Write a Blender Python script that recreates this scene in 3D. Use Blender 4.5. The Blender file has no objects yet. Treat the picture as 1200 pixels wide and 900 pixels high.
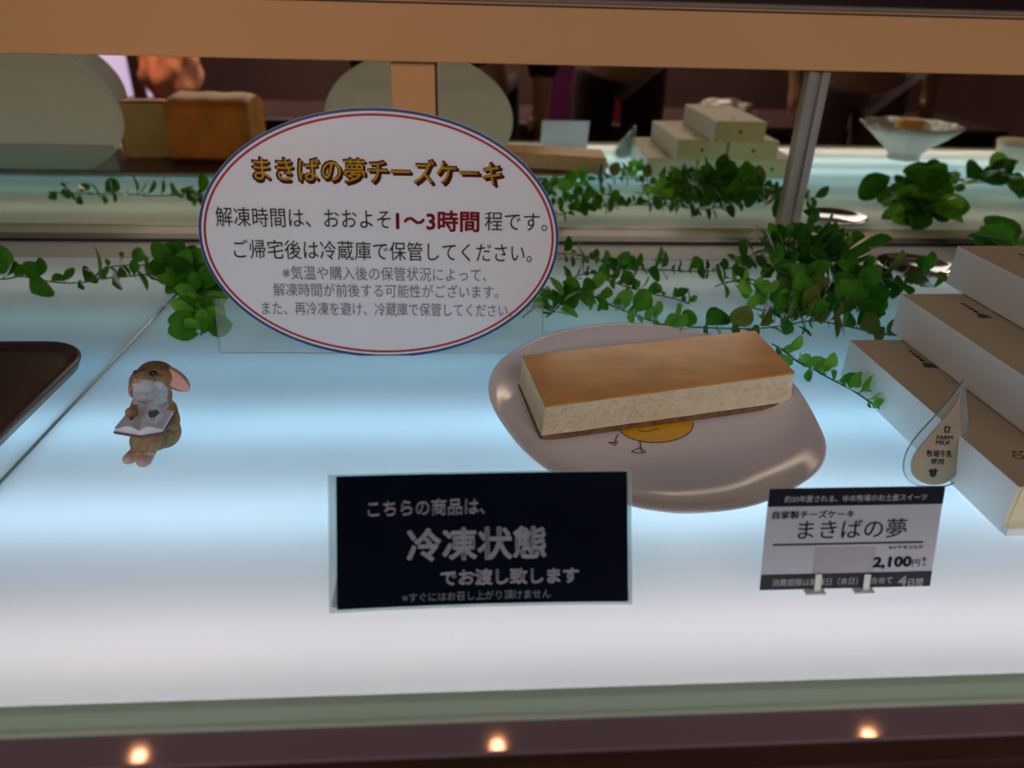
import bpy, bmesh, math, random
from mathutils import Vector, Matrix, noise
random.seed(7)
sc = bpy.context.scene
C = sc.collection
R = math.radians
# ------------------------------------------------------------------ camera
FPX = 867.0                                   # focal length in pixels of the 1200x900 frame
CAM = Vector((0, 0, 0.29))
def _axes():
    dy = Vector((541-600, 450+12, FPX)).normalized()
    dx = Vector((13400, 84, FPX)); dx = (dx - dx.dot(dy)*dy).normalized()
    dz = dx.cross(dy)
    if dz.y < 0: dz = -dz
    return dx, dy, dz                         # world axes in (right, up, forward)
AX, AY, AZ = _axes()
cam_data = bpy.data.cameras.new('camera'); cam = bpy.data.objects.new('camera', cam_data); C.objects.link(cam)
_r = Vector((AX.x, AY.x, AZ.x)); _u = Vector((AX.y, AY.y, AZ.y)); _f = Vector((AX.z, AY.z, AZ.z))
_m = Matrix.Identity(4)
for i in range(3):
    _m[i][0] = _r[i]; _m[i][1] = _u[i]; _m[i][2] = -_f[i]; _m[i][3] = CAM[i]
cam.matrix_world = _m
cam_data.sensor_width = 36; cam_data.sensor_fit = 'HORIZONTAL'; cam_data.lens = FPX/1200*36
cam_data.clip_start = 0.01; cam_data.clip_end = 50
cam_data.dof.use_dof = True; cam_data.dof.focus_distance = 0.55; cam_data.dof.aperture_fstop = 6.0
sc.camera = cam
# ------------------------------------------------------------------ colour management, world, lights
sc.view_settings.view_transform = 'Standard'
try: sc.view_settings.look = 'None'
except Exception: pass
sc.view_settings.exposure = 0.0; sc.view_settings.gamma = 1.0
sc.view_settings.use_curve_mapping = False
sc.cycles.use_denoising = True
sc.cycles.max_bounces = 8; sc.cycles.transparent_max_bounces = 16
world = bpy.data.worlds.new('world'); sc.world = world; world.use_nodes = True
world.node_tree.nodes['Background'].inputs[0].default_value = (0.30, 0.22, 0.20, 1)
world.node_tree.nodes['Background'].inputs[1].default_value = 0.10

def area(name, loc, target, sx, sy, power, col):
    l = bpy.data.lights.new(name, 'AREA'); l.shape = 'RECTANGLE'; l.size = sx; l.size_y = sy
    l.energy = power; l.color = col
    o = bpy.data.objects.new(name, l); C.objects.link(o); o.location = loc
    o.rotation_euler = (Vector(target)-Vector(loc)).to_track_quat('-Z', 'Y').to_euler()
    return o
def spot(name, loc, target, power, col, angle, blend=0.6, rad=0.04):
    l = bpy.data.lights.new(name, 'SPOT'); l.energy = power; l.color = col; l.spot_size = R(angle); l.spot_blend = blend
    l.shadow_soft_size = rad
    o = bpy.data.objects.new(name, l); C.objects.link(o); o.location = loc
    o.rotation_euler = (Vector(target)-Vector(loc)).to_track_quat('-Z', 'Y').to_euler()
    return o
# tubes of the light box under the frosted floor: (y, power, colour)
for y, p, col in ((0.272, 0.66, (1.0, 0.90, 0.93)), (0.377, 0.93, (0.50, 0.78, 1.0)), (0.482, 0.84, (0.37, 0.72, 1.0)),
                  (0.580, 0.31, (0.18, 0.64, 1.0)), (0.685, 0.15, (0.30, 0.90, 1.0)), (0.790, 0.17, (0.85, 1.0, 0.92))):
    area('light_box_tube', (0.15, y, -0.045), (0.15, y, 0.5), 2.5, 0.014, p, col)
# shop lighting: a broad warm ceiling fixture towards the front, an orange spot on the header
area('shop_ceiling_light', (0.0, -1.1, 1.45), (0.1, 0.6, 0.1), 4.0, 1.2, 23.0, (0.97, 0.93, 0.94))
area('aisle_ceiling_light', (0.0, -2.6, 1.5), (0.0, -2.9, -0.8), 4.0, 1.2, 95.0, (1.0, 0.76, 0.76))
spot('orange_spotlight', (-0.25, -0.25, 1.0), (-0.22, 0.92, 0.26), 4.0, (1.0, 0.48, 0.12), 30, 1.0)
spot('goods_spotlight', (-1.45, -1.3, 1.4), (-1.47, -1.82, -0.05), 90.0, (1.0, 0.50, 0.36), 40, 0.5)

# ------------------------------------------------------------------ pixel helpers (rays of the photograph onto real planes)
def ray(x, y):
    v = Vector((x-600, 450-y, FPX)); return Vector((AX.dot(v), AY.dot(v), AZ.dot(v)))
def at(x, y, z=0.0):
    d = ray(x, y); return CAM + d*((z-CAM.z)/d.z)
def aty(x, y, Y):
    d = ray(x, y); return CAM + d*((Y-CAM.y)/d.y)
MIR = 0.943                                   # depth of the mirrored doors
def mirat(x, y, z=0.0):
    p = at(x, y, z); p.y = 2*MIR-p.y; return p

class Plane:
    def __init__(s, p0, lean=0, yaw=0, roll=0):
        s.M = Matrix.Translation(p0) @ Matrix.Rotation(R(yaw), 4, 'Z') @ Matrix.Rotation(R(-lean), 4, 'X') @ Matrix.Rotation(R(roll), 4, 'Y')
        s.I = s.M.inverted()
    def __call__(s, px, py, y=0.0):
        o = s.I @ CAM; d = (s.I.to_3x3()) @ ray(px, py)
        t = (y-o.y)/d.y; q = o+d*t; return q.x, q.z

# ------------------------------------------------------------------ materials
def lin(c):
    return tuple(((v/255)/12.92 if v/255 <= 0.04045 else ((v/255+0.055)/1.055)**2.4) for v in c)
MATS = {}
def pm(name, rgb, rough=0.5, metal=0.0, var=0.12, scale=40.0, bump=0.0, spec=0.5, emit=0.0, srgb=True, sss=0.0, coat=0.0, bscale=None, stretch=None):
    if name in MATS: return MATS[name]
    m = bpy.data.materials.new(name); m.use_nodes = True; nt = m.node_tree; b = nt.nodes['Principled BSDF']
    c = lin(rgb) if srgb else rgb
    tc = nt.nodes.new('ShaderNodeTexCoord'); no = nt.nodes.new('ShaderNodeTexNoise'); no.inputs['Scale'].default_value = scale
    no.inputs['Detail'].default_value = 4
    src = tc.outputs['Object']
    if stretch:
        mp = nt.nodes.new('ShaderNodeMapping'); mp.inputs['Scale'].default_value = stretch
        nt.links.new(src, mp.inputs['Vector']); src = mp.outputs['Vector']
    nt.links.new(src, no.inputs['Vector'])
    cr = nt.nodes.new('ShaderNodeValToRGB'); cr.color_ramp.elements[0].position = 0.3; cr.color_ramp.elements[1].position = 0.7
    cr.color_ramp.elements[0].color = tuple(v*(1-var) for v in c)+(1,); cr.color_ramp.elements[1].color = tuple(min(1, v*(1+var)) for v in c)+(1,)
    nt.links.new(no.outputs['Fac'], cr.inputs['Fac']); nt.links.new(cr.outputs['Color'], b.inputs['Base Color'])
    b.inputs['Roughness'].default_value = rough; b.inputs['Metallic'].default_value = metal
    b.inputs['Specular IOR Level'].default_value = spec
    if coat: b.inputs['Coat Weight'].default_value = coat; b.inputs['Coat Roughness'].default_value = 0.08
    if sss:
        b.inputs['Subsurface Weight'].default_value = sss; b.inputs['Subsurface Scale'].default_value = 0.006
    if emit:
        b.inputs['Emission Color'].default_value = c+(1,); b.inputs['Emission Strength'].default_value = emit
    if bump:
        bn = nt.nodes.new('ShaderNodeBump'); bn.inputs['Strength'].default_value = bump; bn.inputs['Distance'].default_value = 0.001
        n2 = nt.nodes.new('ShaderNodeTexNoise'); n2.inputs['Scale'].default_value = bscale or scale*4; n2.inputs['Detail'].default_value = 5
        nt.links.new(src, n2.inputs['Vector']); nt.links.new(n2.outputs['Fac'], bn.inputs['Height']); nt.links.new(bn.outputs['Normal'], b.inputs['Normal'])
    MATS[name] = m; return m
def shader(name, build):
    if name in MATS: return MATS[name]
    m = bpy.data.materials.new(name); m.use_nodes = True; nt = m.node_tree; nt.nodes.clear()
    out = nt.nodes.new('ShaderNodeOutputMaterial'); nt.links.new(build(nt), out.inputs['Surface']); MATS[name] = m; return m
def nd(nt, t, **k):
    n = nt.nodes.new(t)
    for a, v in k.items(): n.inputs[a].default_value = v
    return n
def mix(nt, a, b, fac):
    n = nt.nodes.new('ShaderNodeMixShader')
    if isinstance(fac, float): n.inputs[0].default_value = fac
    else: nt.links.new(fac, n.inputs[0])
    nt.links.new(a, n.inputs[1]); nt.links.new(b, n.inputs[2]); return n.outputs[0]
def noisecol(nt, c1, c2, scale):
    tc = nt.nodes.new('ShaderNodeTexCoord'); no = nd(nt, 'ShaderNodeTexNoise', Scale=scale)
    nt.links.new(tc.outputs['Object'], no.inputs['Vector'])
    cr = nt.nodes.new('ShaderNodeValToRGB'); cr.color_ramp.elements[0].color = c1+(1,); cr.color_ramp.elements[1].color = c2+(1,)
    cr.color_ramp.elements[0].position = 0.35; cr.color_ramp.elements[1].position = 0.65
    nt.links.new(no.outputs['Fac'], cr.inputs['Fac']); return cr.outputs['Color']
def fresnel(nt, ior=1.45):
    return nd(nt, 'ShaderNodeFresnel', IOR=ior).outputs[0]
def translucent_mat(name, c1, c2, tr, scale=60.0, rough=0.35, ior=1.4):
    def b(nt):
        col = noisecol(nt, c1, c2, scale)
        d = nt.nodes.new('ShaderNodeBsdfDiffuse'); t = nt.nodes.new('ShaderNodeBsdfTranslucent'); g = nd(nt, 'ShaderNodeBsdfGlossy', Roughness=rough)
        nt.links.new(col, d.inputs['Color']); nt.links.new(col, t.inputs['Color'])
        return mix(nt, mix(nt, d.outputs[0], t.outputs[0], tr), g.outputs[0], fresnel(nt, ior))
    return shader(name, b)
def acrylic_mat(name, tint, haze, hazecol=(0.8, 0.9, 0.9)):
    def b(nt):
        t = nt.nodes.new('ShaderNodeBsdfTransparent'); t.inputs[0].default_value = tint+(1,)
        d = nt.nodes.new('ShaderNodeBsdfDiffuse'); d.inputs[0].default_value = hazecol+(1,)
        g = nd(nt, 'ShaderNodeBsdfGlossy', Roughness=0.03)
        return mix(nt, mix(nt, t.outputs[0], d.outputs[0], haze), g.outputs[0], fresnel(nt, 1.4))
    return shader(name, b)
M_frost = translucent_mat('frosted_light_panel', (0.86, 0.88, 0.88), (0.90, 0.91, 0.91), 0.62, 8.0, 0.25, 1.01)
M_acry = acrylic_mat('clear_acrylic', (0.93, 0.96, 0.96), 0.10)
M_acry_edge = acrylic_mat('clear_acrylic_edge', (0.80, 0.90, 0.90), 0.30)
M_bag = acrylic_mat('clear_plastic_bag', (0.75, 0.75, 0.75), 0.25, (0.6, 0.55, 0.55))
M_signwhite = translucent_mat('laminated_white_print', (0.92, 0.91, 0.91), (0.94, 0.93, 0.93), 0.22, 5.0, 0.15, 1.2)
M_mirror = shader('bronze_tinted_mirror', lambda nt: nd(nt, 'ShaderNodeBsdfGlossy', Color=(1.0, 0.95, 0.71, 1), Roughness=0.012).outputs[0])

# ------------------------------------------------------------------ mesh helpers
def link(name, bm, mats, parent=None, smooth=False, loc=None):
    me = bpy.data.meshes.new(name); bmesh.ops.recalc_face_normals(bm, faces=bm.faces); bm.to_mesh(me); bm.free()
    if not isinstance(mats, (list, tuple)): mats = [mats]
    for m in mats: me.materials.append(m)
    if smooth:
        for p in me.polygons: p.use_smooth = True
    o = bpy.data.objects.new(name, me); C.objects.link(o)
    if parent is not None: o.parent = parent
    if loc is not None: o.location = loc
    return o
def autosmooth(o, ang=40):
    me = o.data
    for p in me.polygons: p.use_smooth = True
    me.set_sharp_from_angle(angle=R(ang)); return o
def thing(name, label, cat, M=None, group=None):
    o = bpy.data.objects.new(name, None); C.objects.link(o); o.empty_display_size = 0.02
    if isinstance(M, Matrix): o.matrix_world = M
    elif M is not None: o.location = M
    return tag(o, label, cat, group)
def tag(o, label, cat, group=None):
    o['label'] = label; o['category'] = cat
    if group: o['group'] = group
    return o
def struct(o, label=None, cat=None):
    o['kind'] = 'structure'
    if label: o['label'] = label
    if cat: o['category'] = cat
    return o
def bx(bm, x0, x1, y0, y1, z0, z1, mi=0, bev=0.0, seg=2):
    vs = [bm.verts.new((x, y, z)) for x in (x0, x1) for y in (y0, y1) for z in (z0, z1)]
    fs = [bm.faces.new([vs[i] for i in q]) for q in ((0,1,3,2),(4,6,7,5),(0,4,5,1),(2,3,7,6),(0,2,6,4),(1,5,7,3))]
    for f in fs: f.material_index = mi
    if bev:
        es = list({e for f in fs for e in f.edges})
        r = bmesh.ops.bevel(bm, geom=es, offset=bev, segments=seg, affect='EDGES', profile=0.5)
        for f in r['faces']: f.material_index = mi
    return vs
def box(*a, bev=0.0, seg=2):
    bm = bmesh.new(); bx(bm, *a, bev=bev, seg=seg); return bm
def tube(bm, pts, rad, seg=8, cap=True, mi=0):
    pts = [Vector(p) for p in pts]; n = len(pts); rads = rad if isinstance(rad, (list, tuple)) else [rad]*n
    rings = []; up = Vector((0, 0, 1)); prev = None
    for i, p in enumerate(pts):
        t = (pts[min(i+1, n-1)]-pts[max(i-1, 0)]).normalized()
        a = prev if prev is not None else (up if abs(t.dot(up)) < 0.9 else Vector((1, 0, 0)))
        a = (a-t*a.dot(t)).normalized(); b = t.cross(a); prev = a
        rings.append([bm.verts.new(p+(a*math.cos(2*math.pi*k/seg)+b*math.sin(2*math.pi*k/seg))*rads[i]) for k in range(seg)])
    for i in range(n-1):
        for k in range(seg):
            bm.faces.new((rings[i][k], rings[i][(k+1) % seg], rings[i+1][(k+1) % seg], rings[i+1][k])).material_index = mi
    if cap:
        bm.faces.new(rings[0]).material_index = mi; bm.faces.new(rings[-1]).material_index = mi
def spline(pts, per=8, closed=False):
    pts = [Vector(p) for p in pts]; n = len(pts); out = []
    rng = range(n) if closed else range(n-1)
    for i in rng:
        if closed: p0, p1, p2, p3 = pts[(i-1) % n], pts[i], pts[(i+1) % n], pts[(i+2) % n]
        else: p0, p1, p2, p3 = pts[max(i-1, 0)], pts[i], pts[i+1], pts[min(i+2, n-1)]
        for k in range(per):
            t = k/per
            out.append(0.5*((2*p1)+(p2-p0)*t+(2*p0-5*p1+4*p2-p3)*t*t+(3*p1-p0-3*p2+p3)*t**3))
    if not closed: out.append(pts[-1])
    return out
def prism(bm, pts2, y0, y1, mi=0):
    """outline in the local XZ plane extruded from y0 (front) to y1 (back)"""
    f = [bm.verts.new((x, y0, z)) for x, z in pts2]; b = [bm.verts.new((x, y1, z)) for x, z in pts2]; n = len(pts2)
    bm.faces.new(f).material_index = mi; bm.faces.new(b[::-1]).material_index = mi
    for i in range(n): bm.faces.new((f[i], f[(i+1) % n], b[(i+1) % n], b[i])).material_index = mi
def ring(bm, outer, inner, y0, y1):
    n = len(outer)
    a = [bm.verts.new((x, y0, z)) for x, z in outer]; b = [bm.verts.new((x, y0, z)) for x, z in inner]
    c = [bm.verts.new((x, y1, z)) for x, z in outer]; d = [bm.verts.new((x, y1, z)) for x, z in inner]
    for i in range(n):
        j = (i+1) % n
        for q in ((a[i], a[j], b[j], b[i]), (c[i], d[i], d[j], c[j]), (a[i], c[i], c[j], a[j]), (b[i], b[j], d[j], d[i])): bm.faces.new(q)
def ell(cx, cz, a, b, n=96):
    return [(cx+a*math.cos(2*math.pi*k/n), cz+b*math.sin(2*math.pi*k/n)) for k in range(n)]
def lathe(bm, prof, seg=40, cx=0, cy=0, mi=0, close=True):
    rings = [[bm.verts.new((cx+r*math.cos(2*math.pi*k/seg), cy+r*math.sin(2*math.pi*k/seg), z)) for k in range(seg)] for r, z in prof]
    for i in range(len(rings)-1):
        for k in range(seg):
            bm.faces.new((rings[i][k], rings[i][(k+1) % seg], rings[i+1][(k+1) % seg], rings[i+1][k])).material_index = mi
    if close:
        bm.faces.new(rings[0]).material_index = mi; bm.faces.new(rings[-1]).material_index = mi
def text(body, m, parent, x0, x1, z0, z1=None, bold=0.0, y=-0.0006, ext=0.00012, name='lettering', lay=None, label=None, sheartop=0.0):
    """lettering in the local XZ plane, fitted to width x0..x1 and, when z1 is given, to height z0..z1"""
    cu = bpy.data.curves.new('lettering', 'FONT'); cu.body = body; cu.size = 1.0; cu.resolution_u = 3; cu.extrude = 0.0
    t = bpy.data.objects.new('lettering_source', cu); C.objects.link(t)
    bpy.context.view_layer.update()
    me = bpy.data.meshes.new_from_object(t.evaluated_get(bpy.context.evaluated_depsgraph_get()))
    bpy.data.objects.remove(t); bpy.data.curves.remove(cu)
    if not len(me.vertices): return None
    xs = [v.co.x for v in me.vertices]; ys = [v.co.y for v in me.vertices]
    s = (x1-x0)/(max(xs)-min(xs)); sz = s if z1 is None else (z1-z0)/(max(ys)-min(ys))
    bm = bmesh.new(); bm.from_mesh(me); bpy.data.meshes.remove(me)
    for v in bm.verts:
        zz = (v.co.y-min(ys))*sz
        v.co = Vector((x0+(v.co.x-min(xs))*s+sheartop*zz, y, z0+zz))
    if ext:
        r = bmesh.ops.extrude_face_region(bm, geom=list(bm.faces))
        for v in [g for g in r['geom'] if isinstance(g, bmesh.types.BMVert)]: v.co.y -= ext
    if bold:                                   # thicker strokes: the glyphs repeated a little to every side
        src = list(bm.faces); n = 6 if bold < 0.03 else 10
        for k in range(n):
            a = 2*math.pi*k/n; dv = Vector((math.cos(a)*bold*s, 0, math.sin(a)*bold*s))
            r = bmesh.ops.duplicate(bm, geom=src)
            for v in [g for g in r['geom'] if isinstance(g, bmesh.types.BMVert)]: v.co += dv
    if lay is not None:
        for v in bm.verts: v.co = lay(v.co)
    o = link(name, bm, m, parent)
    if label: o['label'] = label
    return o

# ------------------------------------------------------------------ the display case (setting)
M_sill = pm('mauve_metal_sill', (152, 126, 132), rough=0.05, metal=0.2, var=0.05, scale=12)
M_wood = pm('dark_wood_edge', (74, 46, 34), rough=0.45, var=0.35, scale=14, stretch=(1, 14, 14))
M_ledge = pm('grey_ledge', (150, 152, 146), rough=0.5, var=0.06, scale=6)
M_rail = translucent_mat('grey_green_front_rail', lin((186, 204, 180)), lin((192, 208, 188)), 0.18, 5.0, 0.3, 1.02)
M_glassedge = pm('pale_green_glass_edge', (205, 228, 200), rough=0.2, var=0.05, scale=20)
M_header = pm('orange_lit_header_paint', (206, 152, 98), rough=0.45, var=0.05, scale=3, bump=0.03, bscale=300)  # cream paint with the orange shop light mixed into its colour
M_dark = pm('dark_gasket', (26, 24, 26), rough=0.5)
M_alu = pm('satin_aluminium', (178, 172, 158), rough=0.35, metal=0.75, var=0.08, scale=8, stretch=(30, 30, 1))
M_boxwall = pm('white_light_box_wall', (190, 192, 192), rough=0.8, var=0.02)
M_seam = pm('teal_glass_joint', (120, 172, 170), rough=0.25, var=0.15, scale=6)
XL, XR = -1.35, 1.65
Y0, Y1, Y2, Y3 = 0.2395, 0.223, 0.2065, 0.202   # lit panel front, glass edge, sill, wood edge
YB = 0.868                                     # back edge of the frosted glass
SEAM = -0.301
def pane(name, x0, x1):
    bm = bmesh.new()
    vs = [bm.verts.new(p) for p in ((x0, Y0, 0), (x1, Y0, 0), (x1, YB, 0), (x0, YB, 0), (x0, Y0, -0.006), (x1, Y0, -0.006), (x1, YB, -0.006), (x0, YB, -0.006))]
    for q in ((0,1,2,3), (0,4,5,1), (1,5,6,2), (2,6,7,3), (3,7,4,0)): bm.faces.new([vs[i] for i in q])
    return struct(link(name, bm, M_frost))
pane('floor', SEAM+0.0012, XR); pane('floor', XL, SEAM-0.0012)
struct(link('trim_1', box(SEAM-0.0012, SEAM+0.0012, Y0, YB, -0.006, 0.0006), M_seam))
bm = bmesh.new()                               # light box: white trough under the panel
bx(bm, XL, XR, Y2+0.0005, YB+0.008, -0.10, -0.095); bx(bm, XL, XR, Y2+0.0005, Y2+0.004, -0.095, -0.0605); bx(bm, XL, XR, YB+0.001, YB+0.008, -0.095, -0.0065)
bx(bm, XL-0.006, XL-0.001, Y0-0.008, YB+0.008, -0.10, -0.0065); bx(bm, XR+0.001, XR+0.006, Y0-0.008, YB+0.008, -0.10, -0.0065)
struct(link('trim_2', bm, M_boxwall))
bm = bmesh.new(); vs = [bm.verts.new(p) for p in ((XL, Y1+.0012, 0), (XR, Y1+.0012, 0), (XR, Y0-.0006, 0), (XL, Y0-.0006, 0), (XL, Y1+.0012, -.006), (XR, Y1+.0012, -.006), (XR, Y0-.0006, -.006), (XL, Y0-.0006, -.006))]
for q in ((0,1,2,3), (0,4,5,1), (1,5,6,2), (2,6,7,3), (3,7,4,0)): bm.faces.new([vs[i] for i in q])
struct(link('trim_3', bm, M_rail))
struct(link('trim_4', box(XL, XR, Y1-0.0004, Y1+0.0010, -0.02, 0.0016), M_glassedge))
struct(link('trim_5', box(XL, XR, Y2, Y1-0.0006, -0.06, 0.0, bev=0.0008), M_sill))
struct(link('trim_6', box(XL, XR, Y3-0.008, Y2-0.0003, -0.12, -0.0010, bev=0.0015), M_wood))
struct(link('wall_front', box(XL, XR, Y3-0.006, Y2, -0.85, -0.121), pm('dark_case_front', (40, 26, 24), rough=0.3)))
bm = bmesh.new()                               # back ledge with a groove
bx(bm, XL, XR, YB+0.004, YB+0.014, -0.03, 0.0004, bev=0.0006); bx(bm, XL, XR, YB+0.016, MIR+0.02, -0.03, 0.0, bev=0.0006)
struct(link('trim_7', bm, M_ledge))
struct(link('trim_8', box(XL, XR, MIR-0.012, MIR+0.01, 0.0005, 0.0045, bev=0.0006), M_dark))
HB = aty(600, 75, MIR-0.012).z
bm = bmesh.new(); bx(bm, XL, 0.70, MIR-0.014, MIR+0.25, HB, 0.279, bev=0.0012); bx(bm, 0.7006, XR, MIR-0.014, MIR+0.25, HB, 0.279, bev=0.0012)
struct(link('trim_9', bm, M_header))
struct(link('trim_10', box(XL, XR, MIR-0.0152, MIR-0.0142, 0.2755, 0.2772), M_dark))
struct(link('trim_11', box(XL, XR, MIR-0.0150, MIR+0.24, 0.2795, 0.2835), pm('grey_header_cap', (120, 104, 92), rough=0.5)))
# mirrored sliding doors
sx0, sx1 = aty(459, 100, MIR-0.004).x, aty(510, 100, MIR-0.004).x
px0, px1 = aty(928.5, 180, MIR-0.004).x, aty(953, 180, MIR-0.004).x
def mdoor(name, x0, x1, y):
    return struct(link(name, box(x0, x1, y, y+0.005, 0.0046, HB-0.0005), M_mirror))
d1 = mdoor('door_1', XL, sx0, MIR); d2 = mdoor('door_2', sx1+0.0026, px0, MIR); d3 = mdoor('door_3', px1, XR, MIR)
link('stile', box(sx0, sx1, MIR-0.006, MIR+0.006, 0.0046, HB-0.0005, bev=0.0008), M_header, d1)['label'] = 'flat cream door stile'
link('gasket', box(sx1+0.0002, sx1+0.0024, MIR-0.005, MIR+0.004, 0.0046, HB-0.0005), M_dark, d2)['label'] = 'black rubber seal'
bm = bmesh.new(); w = px1-px0
bx(bm, px0, px0+w*0.42, MIR-0.008, MIR+0.006, 0.0046, HB-0.0005, bev=0.0012); bx(bm, px0+w*0.40, px0+w*0.62, MIR-0.003, MIR+0.006, 0.0046, HB-0.0005)
bx(bm, px0+w*0.60, px1, MIR-0.008, MIR+0.006, 0.0046, HB-0.0005, bev=0.0012)
link('stile', bm, M_alu, d3)['label'] = 'grooved aluminium door stile'
# ------------------------------------------------------------------ the shop the mirrored doors look back into
M_shopwall = pm('mauve_shop_wall', (70, 48, 48), rough=0.7, var=0.25, scale=1.5)
GZ = -0.85
def wall(name, *a): return struct(link(name, box(*a), M_shopwall))
wall('wall_back', -4.0, 4.0, 2.60, 2.65, GZ, 1.75); wall('wall_left', -4.05, -4.0, -5.0, 2.65, GZ, 1.75); wall('wall_right', 4.0, 4.05, -5.0, 2.65, GZ, 1.75)
wall('wall_rear', -4.0, 4.0, -5.05, -5.0, GZ, 1.75)
struct(link('floor', box(-4.0, 4.0, -5.0, 2.6, GZ-0.05, GZ), pm('dark_brown_shop_floor', (64, 44, 40), rough=0.35, var=0.2, scale=3)))
struct(link('ceiling', box(-4.0, 4.0, -5.0, 2.6, 1.75, 1.80), pm('shop_ceiling', (120, 100, 92), rough=0.8)))
# ------------------------------------------------------------------ oval sign
M_blue = pm('navy_border_print', (36, 66, 122), rough=0.35); M_red = pm('red_print', (176, 24, 38), rough=0.4); M_black = pm('black_print', (24, 26, 30), rough=0.45)
M_grey = pm('grey_print', (118, 122, 126), rough=0.45); M_yel = pm('yellow_print', (244, 196, 22), rough=0.4); M_maroon = pm('maroon_print', (112, 16, 22), rough=0.4)
def oval_sign(pl, label, group, front):
    t = thing('oval_sign', label, 'sign', pl.M, group)
    return t
def oval_panel(t, cx, cz, a, b, border=True):
    bm = bmesh.new(); prism(bm, ell(cx, cz, a, b), 0.0, 0.0022); link('panel', bm, M_signwhite, t)
    if border:
        bm = bmesh.new(); ring(bm, ell(cx, cz, a*0.998, b*0.998), ell(cx, cz, a-0.0024, b-0.0024), -0.0004, 0.0002); link('border', bm, M_blue, t)['label'] = 'navy blue outer border line'
        bm = bmesh.new(); ring(bm, ell(cx, cz, a-0.0044, b-0.0044), ell(cx, cz, a-0.0062, b-0.0062), -0.0004, 0.0002); link('border', bm, M_red, t)['label'] = 'red inner border line'
def easel(t, x0, x1, hgt, y=0.0026):
    """clear acrylic holder: upright plate behind the sign and a foot behind it"""
    bm = bmesh.new(); bx(bm, x0, x1, y, y+0.0024, 0.0005, hgt, bev=0.0006)
    link('acrylic_holder', bm, M_acry, t)['label'] = 'clear acrylic holder'
S = Plane(at(448, 416.5, 0.0), lean=10, roll=0.55)
sign = oval_sign(S, 'white oval sign with yellow heading, blue and red rims and rows of Japanese text', None, True)
(lx, _), (rx, _), (_, tz), (_, bz) = S(232, 268), S(655, 277), S(440, 126), S(450, 418.5)
ca, cb = (rx-lx)/2, (tz-bz)/2; ccx, ccz = (lx+rx)/2, (tz+bz)/2
bz0 = max(0.0004, ccz-cb); oval_panel(sign, ccx, ccz, ca, cb)
def stext(body, xl, xr, yl, yh, m, bold=0.0, y=-0.0006, fit=True, label=None, pl=S, par=sign, dx=0, dz=0):
    x0, z0 = pl(xl, yl); x1, _ = pl(xr, yl); _, z1 = pl(xl, yh)
    return text(body, m, par, x0+dx, x1+dx, z0+dz, (z1+dz) if fit else None, bold, y, label=label)
stext('まきばの夢チーズケーキ', 297, 588, 212, 182, M_maroon, 0.035, -0.0004, label='maroon outline of the heading')
stext('まきばの夢チーズケーキ', 297, 588, 212, 182, M_maroon, 0.03, -0.0003, label='maroon drop shadow of the heading', dx=0.0018, dz=-0.0018)
stext('まきばの夢チーズケーキ', 299, 586, 211, 183.5, M_yel, 0.006, -0.0008, label='yellow heading')
stext('解凍時間は、おおよそ', 254, 458, 265, 242, M_black)
stext('1～3時間', 465, 561, 270, 246, M_red, 0.028, label='red bold numerals and hours')
stext('程です。', 568, 641, 270, 248, M_black)
stext('ご帰宅後は冷蔵庫で保管してください。', 275, 623, 303, 280, M_black)
stext('※気温や購入後の保管状況によって、', 332, 570, 327.5, 311, M_grey)
stext('解凍時間が前後する可能性がございます。', 321, 584, 347, 331, M_grey)
stext('また、再冷凍を避け、冷蔵庫で保管してください。', 308, 600, 369, 353, M_grey)
hx0, _ = S(256, 414); hx1, _ = S(637, 372); _, hh = S(256, 351)
easel(sign, hx0, hx1, hh)
# two more oval signs standing left of the frame, seen from behind in the mirror
for (cxp, topp, ybase, lab) in ((42, 62, 0.60, 'blank back of an oval sign reflected at far left of the mirror'), (70, 62, 0.33, 'second oval sign reflected behind the far left one')):
    Yv = 2*MIR-ybase; x = aty(cxp, 150, Yv).x
    pl2 = Plane(Vector((x, ybase, 0.0)), lean=10)
    s2 = oval_sign(pl2, lab, 'oval signs beyond the left edge', False)
    oval_panel(s2, 0, 0.105, 0.148, 0.1045); easel(s2, -0.12, 0.12, 0.055)

# ------------------------------------------------------------------ black notice in a clear stand
B = Plane(at(565, 713, 0.0), lean=28, yaw=0.3)
bt = thing('notice_card', 'black notice card with grey Japanese lettering in a clear acrylic stand', 'sign', B.M)
M_navy = pm('black_laminate', (14, 19, 32), rough=0.12, var=0.1, spec=0.35); M_greytext = pm('light_grey_print', (146, 150, 156), rough=0.5)
(x0, z0), (x1, _), (_, z1) = B(396.5, 712.5), B(734.5, 711), B(391, 557.5)
z0 = max(z0, 0.0014)
def bow(v): return Vector((v.x, v.y + 0.0035*(1-((v.x-(x0+x1)/2)/((x1-x0)/2))**2) - 0.0035, v.z))
def sheet(bm, xa, xb, za, zb, y0, y1, n=24):
    prev = None
    for i in range(n+1):
        x = xa+(xb-xa)*i/n
        q = [bm.verts.new(bow(Vector((x, yy, zz)))) for yy, zz in ((y0, za), (y0, zb), (y1, zb), (y1, za))]
        if prev:
            for k in range(4): bm.faces.new((prev[k], prev[(k+1) % 4], q[(k+1) % 4], q[k]))
        else: bm.faces.new(q)
        prev = q
    bm.faces.new(prev)
bm = bmesh.new(); sheet(bm, x0, x1, z0, z1, 0.0, 0.0006); autosmooth(link('card', bm, M_navy, bt))
bm = bmesh.new(); sheet(bm, x0-0.0042, x1+0.0024, 0.0006, z1+0.0006, 0.0012, 0.0026)
autosmooth(link('acrylic_stand', bm, M_acry_edge, bt))['label'] = 'clear acrylic stand'
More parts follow.
